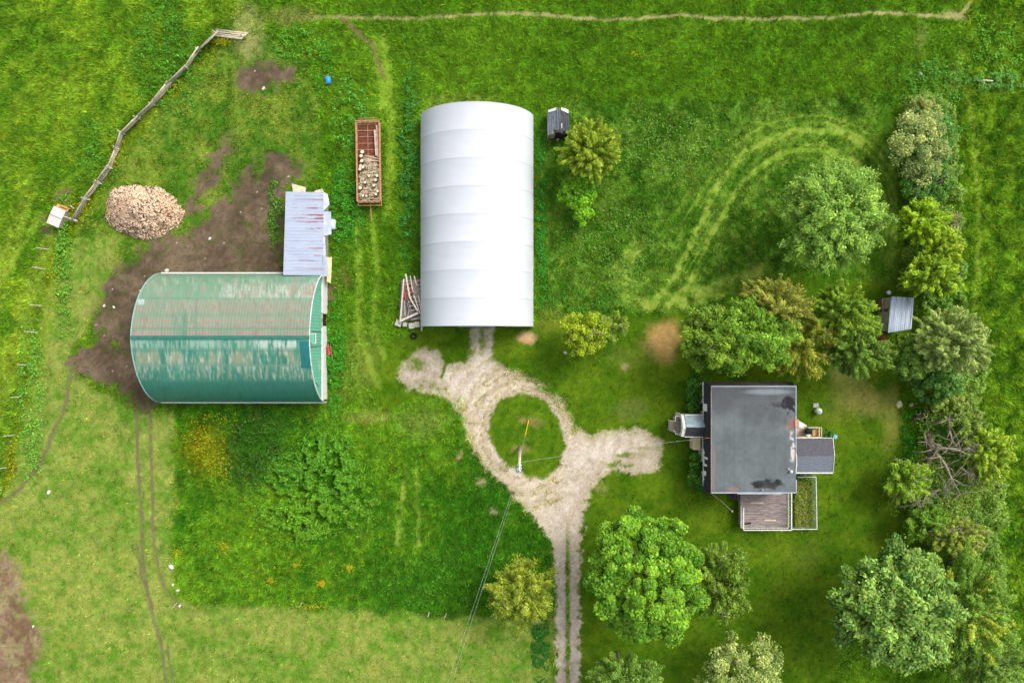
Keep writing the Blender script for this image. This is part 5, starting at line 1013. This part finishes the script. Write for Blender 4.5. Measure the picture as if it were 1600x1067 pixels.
    MB().tube([q(1112, 684, 4.6), q(1103, 684, 4.4), q(1099, 685, 3.6)], .03, 6).build("service_mast", m_rustlt, e)
house()
# things around the house
def misc_house():
    c = P(1252, 664, 1.0); e = empty("patio_lounger", (c.x, c.y, 0), -.5, label="white folded lounger beside the pinkish wall piece", cat="lounger")
    MB().slab([(-.75, -.3, 1.0), (.5, -.3, .9), (.6, .28, .9), (-.7, .28, 1.0)], .08).build("seat", m_white, e, bevel=.02)
    for x in (-.55, .4):
        for y in (-.22, .22): MB().bar((x, y, 0), (x, y, .9), .05).build("leg", m_white, e)
    c = P(1259, 673, 1.0); e = empty("barbecue", (c.x, c.y, 0.88), 0, label="dark covered barbecue standing on the back stoop", cat="barbecue")
    mb = MB(); mb.tube([(-.35, 0, .75), (-.28, 0, .8), (.28, 0, .8), (.35, 0, .75)], [.1, .24, .24, .1], 10); mb.build("lid", m_black, e, smooth=True)
    for x in (-.25, .25):
        for y in (-.15, .15): MB().bar((x, y, 0), (x, y, .7), .04).build("leg", m_black, e)
    MB().box((0, 0, .62), (.6, .4, .2)).build("firebox", m_black, e)
    c = P(1266, 671.5, 1.4); e = empty("green_bin", (c.x, c.y, .88), label="teal plastic bin on the back stoop", cat="bin")
    MB().tube([(0, 0, 0), (0, 0, .5), (0, 0, .55)], [.2, .25, .27], 14).build("bin_body", mat("teal_plastic", S(36, 130, 112), rough=.4, vary=.05, bump=0), e, smooth=True)
    MB().tube([(0, 0, .555), (0, 0, .6)], [.28, .2], 14).build("lid", MATS["teal_plastic"], e)
    c = P(1271.5, 676, 1.2); o = MB().box((0, 0, .25), (.45, .6, .5)).box((.02, .03, .53), (.5, .65, .06)).build("wooden_crate", mat("orange_wood", S(206, 160, 96), rough=.8, vary=.2, bump=.2), bevel=.01); put(o, (c.x, c.y, .88), .2); tag(o, "orange-brown wooden crate on the back stoop", "crate")
    c = P(1264, 680.5, 1.0); o = MB().box((0, 0, .15), (.7, .28, .3)).box((0, 0, .33), (.76, .34, .06)).build("storage_box", m_white, bevel=.02); put(o, (c.x, c.y, .88)); tag(o, "white storage box against the wing wall on the stoop", "box")
    c = P(1276, 641.5, 0); e = empty("gas_tank", c, label="white round tank standing in the grass right of the house", cat="tank")
    mb = MB(); mb.tube([(0, 0, .1), (0, 0, .2), (0, 0, .6), (0, 0, .8), (0, 0, .86)], [.2, .34, .34, .22, .08], 16); mb.build("tank_body", mat("mint_white", S(214, 230, 214), rough=.35, vary=.05, bump=0), e, smooth=True)
    MB().tube([(0, 0, .84), (0, 0, .96)], .07, 8).build("valve", m_galv, e); MB().tube([(0, 0, 0), (0, 0, .14)], .24, 12).build("base", m_conc, e)
    c = P(1275, 633, 0); o = MB().slab([(-.3, -.25, .06), (.3, -.2, .06), (.25, .25, .05), (-.3, .2, .05)], .06).build("paving_slab", m_conc); put(o, c); tag(o, "small pinkish slab just above the white round tank", "paving slab")
    c = P(1299, 680.5, 0); e = empty("rain_barrel", c, label="blue barrel at the upper right corner of the small wing", cat="barrel")
    mb = MB(); mb.tube([(0, 0, 0), (0, 0, .45), (0, 0, .9)], [.26, .31, .26], 16); mb.build("barrel_body", mat("dull_blue", S(80, 124, 146), rough=.5, vary=.1, bump=0), e, smooth=True)
    MB().tube([(0, 0, .9), (0, 0, .93)], .22, 14).build("lid", mat("pale_teal", S(130, 190, 180), rough=.5, vary=.1, bump=0), e)
    # wire-mesh pen beside the deck
    z = 1.1; pts = [P(1247, 745.5, z), P(1275, 745, z), P(1276.5, 826.5, z), P(1237, 826.5, z)]; o = Vector((pts[1].x, pts[1].y, 0)); e = empty("dog_pen", o, label="white-framed mesh dog pen full of tall grass beside the deck", cat="pen")
    for a, b in zip(pts[:-1], pts[1:]):
        a0, b0 = a-o, b-o; a0.z = b0.z = 0; L = (b0-a0).length; n = max(2, int(L/.9))
        mb = MB(); mb.bar(a0+Vector((0, 0, z)), b0+Vector((0, 0, z)), .07); mb.build("top_rail", m_white, e)
        mb = MB(); k = int(L/.12)
        for i in range(k): p = a0.lerp(b0, (i+.5)/k); mb.bar(p+Vector((0, 0, .05)), p+Vector((0, 0, z)), .02)
        for zz in (.2, .5, .8): mb.bar(a0+Vector((0, 0, zz)), b0+Vector((0, 0, zz)), .02)
        mb.build("mesh_panel", mat("pen_mesh", S(140, 160, 136), rough=.6, vary=.1, bump=0), e)
        for i in range(n): p = a0.lerp(b0, i/n); MB().bar(p, p+Vector((0, 0, z+.05)), .06).build("post", m_white, e)
    n = 2600; px = rng.uniform(1240, 1266, n); py = rng.uniform(752, 822, n); Pc = np.stack([(px-800)*H/F, (533.5-py)*H/F, rng.uniform(.1, .5, n)], 1)
    v, f = leaf_quads(Pc, unit(np.stack([rng.normal(0, .6, n), rng.normal(0, .6, n), np.ones(n)], 1)), rng.normal(0, 1, (n, 3)), rng.uniform(.2, .5, n), rng.uniform(.04, .1, n))
    t = rng.uniform(0, 1, n)[:, None]; o = mesh_np("pen_grass", v, f, m_blade, np.repeat((S(96, 138, 34)*(1-t)+S(178, 172, 90)*t), 4, 0)); tag(o, "tall yellowing grass inside the white-framed pen", "grass", kind="stuff")
    for x, y, lb in [(1136, 795, "small white stake in the lawn left of the deck, upper one"), (1143, 797.5, "small white stake in the lawn closest to the deck stairs")][1:]:
        c = P(x, y, 0); o = MB().tube([(0, 0, 0), (0, 0, .3), (.0, 0, .36)], [.1, .12, .05], 10).build("garden_light", m_white); put(o, c); tag(o, "small white garden light left of the deck stairs", "garden light")
    o = MB().tube([P(1113, 772, .12), P(1125, 781, .1), P(1142, 797, .08)], .035, 6).build("drain_pipe", m_woodlt); tag(o, "thin pale pipe lying from the house corner towards the garden light", "pipe")
misc_house()

# ------------------------------------------------------------------ coop by the hedgerow
def coop():
    o = P(1408, 492, 0); z = 2.4; e = empty("chicken_coop", o, label="small coop with a shiny corrugated tin roof by the hedgerow", cat="coop"); q = lambda x, y, zz: P(x, y, zz)-o
    c4 = [q(1392.5, 463, z), q(1428, 465.5, z-.2), q(1424, 514, z-.2), q(1387.5, 520, z)]
    nX, nY = 60, 30; uu, vv_ = np.meshgrid(np.linspace(0, 1, nX+1), np.linspace(0, 1, nY+1)); A = [np.array(c) for c in c4]
    Pt = (A[0]*((1-uu)*(1-vv_))[..., None]+A[1]*(uu*(1-vv_))[..., None]+A[2]*(uu*vv_)[..., None]+A[3]*((1-uu)*vv_)[..., None]); Pt[..., 2] += .04*(np.abs(((uu*12) % 1)-.5) < .22)
    n = fbm(uu*40, vv_*5, 4, 3, 2); n2 = fbm(uu*20, vv_*20, 5, 3, 4); m = (sm(.45, .65, n)*(.3+.5*sm(.7, .9, uu)+.5*sm(.25, .0, vv_)))[..., None].clip(0, 1)
    col = S(196, 208, 226)*(1-m)+S(86, 100, 134)*m; col = col*(.85+.2*n2[..., None])
    id_ = np.arange((nY+1)*(nX+1)).reshape(nY+1, nX+1); qd = np.stack([id_[:-1, :-1], id_[1:, :-1], id_[1:, 1:], id_[:-1, 1:]], -1).reshape(-1, 4)
    mesh_np("roof", Pt.reshape(-1, 3), qd, m_tin, col.reshape(-1, 3), parent=e)
    mb = MB(); lo = [Vector(A[i]) for i in range(4)]; c = sum(lo, Vector())/4; mb.prism([((p-c).x*.9+c.x, (p-c).y*.9+c.y) for p in lo][::-1], 0, z-.26); mb.build("wall", m_wood, e)
    MB().box(((A[0]+A[3])[0]/2+.2, .2, 1.0), (.1, .8, 1.7)).build("door", mat("brown_door", S(120, 84, 60), rough=.9, vary=.2, bump=.2), e)
    for (x, y, w, l, h, a, c_, lb) in [(1386, 472, .9, .75, 1.0, .05, (150, 100, 76), "reddish crate stack at the coop's upper left side"), (1386, 484, .8, .7, .9, -.1, (110, 110, 126), "grey crate between the reddish crates left of the coop"), (1381.5, 494, .6, .6, .6, .2, (196, 168, 128), "tan crate half under the tree left of the coop"), (1382.5, 508, .7, .9, .7, 0, (150, 96, 60), "brown crate with pale rim at the coop's lower left side")]:
        m_ = mat("crate_%d" % x if False else lb[:12].strip(), S(*c_), rough=.9, vary=.3, scale=4, bump=.3)
        cc = P(x, y, h); e2 = empty("wooden_crate", (cc.x, cc.y, 0), a, label=lb, cat="crate", group="crates beside the coop")
        MB().box((0, 0, h/2), (w-.08, l-.08, h-.04)).build("crate_body", m_, e2)
        mb = MB()
        for s_ in (-1, 1): mb.box((s_*w/2, 0, h), (.06, l, .08)).box((0, s_*l/2, h), (w-.08, .06, .08))
        mb.build("rim", m_woodlt, e2)
    c = P(1389, 457, .4); e2 = empty("feed_bucket", (c.x, c.y, 0), label="pale round bucket above the coop's left corner", cat="bucket"); MB().tube([(0, 0, 0), (0, 0, .4), (0, 0, .42)], [.18, .25, .2], 14).build("bucket_body", m_galv, e2, smooth=True); MB().tube([(0, 0, .421), (0, 0, .45)], .2, 12).build("lid", m_white, e2)
    c = P(1381, 529, .3); o = MB().box((0, 0, .2), (.5, .7, .4), .4).box((.1, -.3, .3), (.3, .3, .5), .2).build("rubble_heap", MATS["red_rust"]); put(o, (c.x, c.y, 0)); tag(o, "small pinkish brick heap below the coop's left corner", "brick heap")
coop()

# ------------------------------------------------------------------ fences
def rail_fence():
    pts = [(378, 54), (336, 49), (308, 76), (289, 104), (262, 130), (236, 161), (212, 183), (188, 207), (180, 232), (168, 261), (151, 285), (132, 310), (113, 343)]
    W_ = [P(x, y, 1.0) for x, y in pts]; o = Vector((W_[6].x, W_[6].y, 0)); e = empty("rail_fence", o, label="weathered zigzag log rail fence curving round the left corral", cat="fence")
    r = random.Random(5)
    for i, (a, b) in enumerate(zip(W_[:-1], W_[1:])):
        a, b = a-o, b-o; a.z = b.z = 0; d = (b-a).normalized(); n = Vector((-d.y, d.x, 0)); mb = MB(); spread = 1.7 if i == 0 else (1.1 if i == 1 else .45)
        for k in range(7 if i < 2 else 5):
            z = .2+k*(1.0/6 if i < 2 else .24); off = n*((k-3)*.11*spread+r.uniform(-.05, .05)); c0 = a-d*r.uniform(.1, .35)+off+Vector((0, 0, z+r.uniform(-.03, .03))); c1 = b+d*r.uniform(.1, .35)+off+Vector((0, 0, z+r.uniform(-.05, .05)))
            m = (c0+c1)/2+n*r.uniform(-.06, .06); rr = r.uniform(.055, .09); mb.tube([c0, m, c1], [rr, rr*.95, rr*.8], 7)
        mb.build("rail_panel", m_wood if i % 2 else m_woodlt, e, smooth=True)
    for i, a in enumerate(W_):
        a = a-o; a.z = 0; d = Vector((r.uniform(-.15, .15), r.uniform(-.15, .15), 1.35)); mb = MB(); mb.tube([a, a+d], [.08, .06], 7)
        if i > 8: mb.tube([a+Vector((-.75, .15, .5)), a+Vector((.6, -.2, 1.1))], .05, 6)
        mb.build("post", m_woodlt, e, smooth=True)
rail_fence()
o = MB().tube([P(97, 337.5, 1.0), P(120, 344.5, .9)], [.06, .05], 7).build("wooden_pole", m_woodlt); tag(o, "pale pole between the white feeder and the log fence", "pole")
o = MB().tube([P(110, 322, .3), P(116, 326, .5)], [.06, .05], 7).build("wooden_pole", m_woodlt); tag(o, "short pale stick in the grass above the longer pole", "pole")
def wire_fence(label, spots, lean, hgt):
    o = P(spots[0][0], spots[0][1], 0); e = empty("wire_fence", o, label=label, cat="fence"); tops = []
    for i, (x, y) in enumerate(spots):
        p = P(x, y, 0)-o; d = Vector((lean[0]+rnd.uniform(-.15, .15), lean[1]+rnd.uniform(-.1, .1), hgt)); MB().tube([p+Vector((0, 0, -.1)), p+d], [.055, .045], 7).build("post", m_woodlt, e); tops.append((p, d))
    for t in (.45, .9):
        mb = MB()
        for (p, d), (p2, d2) in zip(tops[:-1], tops[1:]): mb.tube([p+d*t, p2+d2*t], .003, 3)
        mb.build("wire", m_wiredk, e)
wire_fence("thin wire fence with pale leaning posts along the left weedy strip", [(77, 390), (70, 421), (66, 478), (58, 520), (45, 570), (35, 620), (24, 680), (14, 730), (4, 765)], (-.45, .08), 1.2)
wire_fence("wire fence with short pale posts along the bottom edge of the weedy plot", [(276, 942), (473, 940), (671, 955), (698, 957), (842, 964)], (-.05, -.05), 1.1)

# ------------------------------------------------------------------ things in the corral
def feeder():
    c = P(87.5, 339, 1.0); e = empty("cattle_feeder", (c.x, c.y, 0), -.42, label="white-lidded box feeder with an orange end beside the log fence", cat="feeder"); W_, L = 1.35, 1.95
    MB().box((0, 0, .5), (W_-.1, L-.1, .9)).build("feeder_body", m_wood, e)
    m_l = mat("pale_lid", S(216, 208, 200), rough=.7, vary=.1, scale=3, bump=.2, col2=S(196, 184, 180))
    for s_ in (-1, 1): MB().box((0, s_*(L/4+.01), 1.0), (W_, L/2-.04, .08), 0, s_*-.06).build("lid", m_l, e, bevel=.02)
    MB().box((0.05, L/2+.14, .7), (W_-.1, .32, .12)).box((.2, L/2+.3, .5), (W_-.5, .1, .9)).build("end_board", mat("orange_board", S(222, 168, 100), rough=.8, vary=.2, bump=.2), e)
    for x in (-.5, .5):
        for y in (-.8, .8): MB().bar((x, y, 0), (x, y, .3), .1).build("leg", m_wood, e)
feeder()
def barrel():
    c = P(514, 127.5, 0); e = empty("barrel", (c.x, c.y, .3), .2, label="bright blue plastic barrel lying in the grass near the top", cat="barrel")
    mb = MB(); mb.tube([(0, -.42, 0), (0, -.38, 0), (0, 0, 0), (0, .38, 0), (0, .42, 0)], [.22, .27, .3, .27, .22], 16); mb.build("barrel_body", mat("bright_blue", S(50, 150, 226), rough=.35, vary=.05, bump=0), e, smooth=True)
    MB().tube([(0, .42, 0), (0, .44, 0)], .2, 14).build("lid", mat("light_blue", S(120, 196, 236), rough=.4, vary=.05, bump=0), e)
barrel()
def wood_heap():
    cx, cy = 224, 331; o = P(cx, cy, 0); n = 3600; r = np.random.default_rng(4)
    ang = r.uniform(0, 2*math.pi, n); rad = np.sqrt(r.uniform(0, 1, n)); env = 1+.03*np.sin(ang*3+1)+.04*np.sin(ang*5+2)+.025*np.sin(ang*11)
    x = np.cos(ang)*rad*env*62*M2(.8); y = np.sin(ang)*rad*env*42*M2(.8)
    hf = lambda rr: 1.9*np.clip(1-rr**1.6, 0, 1)
    z = hf(rad)*(.85+.3*fbm(x*10+50, y*10+50, 8, 2, 3))
    cosr, sinr = math.cos(.12), math.sin(.12); x, y = x*cosr+y*sinr, -x*sinr+y*cosr
    V_, F_, T_ = [], [], []
    L = r.uniform(.08, .36, n)*(1-.35*(x < 0)*(np.abs(y) < 1.2)); Wd = L*r.uniform(.25, .6, n); Hh = Wd*r.uniform(.4, 1, n); a = r.uniform(0, 6.3, n); tl = r.normal(0, .4, n)
    dx = np.stack([np.cos(a)*np.cos(tl), np.sin(a)*np.cos(tl), np.sin(tl)], 1); dy = unit(np.cross(dx, np.array([0, 0, 1.0])+r.normal(0, .2, (n, 3)))); dz = np.cross(dx, dy)
    cc = np.stack([x, y, z], 1); corners = [(sx, sy, sz) for sx in (-1, 1) for sy in (-1, 1) for sz in (-1, 1)]
    Vv = np.stack([cc+dx*L[:, None]*sx/2*(1 if sz < 0 else .8)+dy*Wd[:, None]*sy/2*(1 if sx < 0 else .7)+dz*Hh[:, None]*sz/2 for sx, sy, sz in corners], 1).reshape(-1, 3)
    ff = np.array([(0, 1, 3, 2), (4, 6, 7, 5), (0, 4, 5, 1), (2, 3, 7, 6), (0, 2, 6, 4), (1, 5, 7, 3)]); Ff = (np.arange(n)[:, None, None]*8+ff[None]).reshape(-1, 4)
    t = r.uniform(0, 1, n)[:, None]; red = (x > 2)[:, None]*.35+.1; c = S(232, 208, 178)*(1-t*.5)+S(184, 146, 124)*t*.5; c = c*(1-red*t)+S(190, 150, 110)*red*t; dk = (r.uniform(0, 1, n) < .16)[:, None]; c = np.where(dk, S(110, 84, 66), c)
    # mound under the pieces
    k = 60; uu = np.linspace(0, 1, 16); aa = np.linspace(0, 2*math.pi, k, endpoint=False); R_, A_ = np.meshgrid(uu, aa); ev = 1+.03*np.sin(A_*3+1)+.04*np.sin(A_*5+2)+.025*np.sin(A_*11)
    mx = np.cos(A_)*R_*ev*63*M2(.8); my = np.sin(A_)*R_*ev*43*M2(.8); mz = hf(R_)*.96-.03+(fbm(mx*10+9, my*10+9, 6, 3, 5)-.5)*.2*(R_ < .97); mx, my = mx*cosr+my*sinr, -mx*sinr+my*cosr
    Vm = np.stack([mx, my, mz], -1).reshape(-1, 3); id_ = np.arange(k*16).reshape(k, 16); nxt = np.roll(id_, -1, 0); Fm = np.stack([id_[:, :-1], id_[:, 1:], nxt[:, 1:], nxt[:, :-1]], -1).reshape(-1, 4)
    nn = fbm(Vm[:, 0]*10+7, Vm[:, 1]*10+7, 7, 3, 6)[:, None]; edge = sm(.82, 1, R_).reshape(-1)[:, None]; cm_ = (S(206, 180, 146)*(1-nn)+S(150, 116, 92)*nn)*(1-edge)+S(120, 88, 68)*edge
    ob = mesh_np("wood_heap", np.vstack([Vm, Vv]), np.vstack([Fm, Ff+len(Vm)]), mat("heap_wood", None, rough=.95, vary=.25, scale=4, bump=.4, attr=True, spec=.1), np.vstack([cm_, np.repeat(c, 8, 0)]), loc=o)
    tag(ob, "big heap of pale split wood and bark in the corral", "wood heap", kind="stuff")
wood_heap()
# stones
def boulder(px, py, s, label, c_=(206, 202, 190), flat=.6):
    r = np.random.default_rng(int(px*7+py)); import bmesh
    bm = bmesh.new(); bmesh.ops.create_icosphere(bm, subdivisions=2, radius=1)
    for v in bm.verts:
        v.co *= 1+r.normal(0, .09); v.co.x *= s*1.15; v.co.y *= s*.85; v.co.z *= s*flat
    me = bpy.data.meshes.new("boulder"); bm.to_mesh(me); bm.free()
    me.materials.append(mat("stone_%d%d" % (c_[0], c_[2]), S(*c_), rough=.95, vary=.25, scale=5, bump=.5, col2=S(*c_)*.7))
    o = bpy.data.objects.new("boulder", me); C.link(o); put(o, P(px, py, 0)+Vector((0, 0, s*flat*.45)), r.uniform(0, 3)); tag(o, label, "boulder")
for x, y, s, lb, c_ in [(77, 768.5, .22, "single whitish stone in the dry pasture near the left edge", (216, 214, 200)), (268, 885, .27, "largest whitish stone at the right side of the pasture ruts", (214, 216, 200)), (278, 922, .19, "whitish stone below the larger one near the ruts' bend", (214, 212, 200)), (270, 913, .15, "tiny stone between the two whitish stones by the ruts", (214, 212, 200)), (281, 946, .16, "small stone at the lower end of the right rut", (220, 216, 205)), (1404, 632, .38, "cream-coloured stone at the lawn edge beside the hedgerow", (216, 206, 160)), (1423, 632, .26, "small cream stone right of the larger one by the hedgerow", (220, 214, 170)), (1437, 118, .3, "grey stone above the top of the hedgerow", (170, 174, 166)), (886-3, 551, .18, "small pale stone on the lawn above the gravel loop", (196, 200, 190)), (412, 139, .2, "pale stone at the lower edge of the upper mud patch", (214, 200, 170)), (261, 425-2, .22, "pale stone near the barn's upper left corner", (226, 214, 190)), (163, 478, .16, "small pale stone in the mud left of the barn, left one", (226, 208, 180)), (178, 480, .14, "small pale stone in the mud left of the barn, right one", (216, 204, 186)), (328, 373, .15, "tiny white stone in the grass right of the wood heap", (226, 222, 210)), (296, 737, .16, "white stone under the yellow flower drift below the barn", (220, 228, 214)), (52, 978, .14, "small pale stone by the bottom left mud", (196, 200, 180)), (757, 572, .1, "tiny stone", (190, 190, 180))][:-1]:
    boulder(x, y, s, lb, c_)
o = MB().tube([P(1528, 127, .35), P(1540, 126, .4), P(1551, 127, .35)], [.09, .1, .08], 8).build("fallen_log", m_woodlt, smooth=True); tag(o, "bleached log lying in the pasture near the upper right", "log")
def debris():
    c = P(1440, 649, 0); r = random.Random(9)
    names = ["broken dark timber on top of the debris beside the fallen tree", "pale splintered timber in the debris beside the fallen tree", "dark timber at the left tip of the debris beside the fallen tree", "short upright-leaning timber in the debris beside the fallen tree", "purplish-brown timber across the debris beside the fallen tree", "thick stump piece at the right end of the debris beside the fallen tree"]
    md = mat("rotten_wood", S(104, 84, 76), rough=.95, vary=.3, scale=4, bump=.5, col2=S(70, 56, 50))
    for (x0, y0, x1, y1, w), lb, m_ in zip([(1428, 656, 1452, 642, .4), (1436, 655, 1450, 650, .18), (1424, 659, 1440, 650, .2), (1431, 646, 1438, 650, .15), (1434, 650, 1456, 640, .3), (1446, 638, 1454, 645, .4)], names, [md, m_woodlt, md, m_wood, md, md]):
        a, b = P(x0, y0, .4+r.uniform(0, .3)), P(x1, y1, .5+r.uniform(0, .3)); o = MB().tube([a, (a+b)/2+Vector((0, 0, .05)), b], [w*.4, w*.5, w*.35], 7).build("broken_timber", m_); tag(o, lb, "timber", "broken timbers beside the fallen tree")
debris()
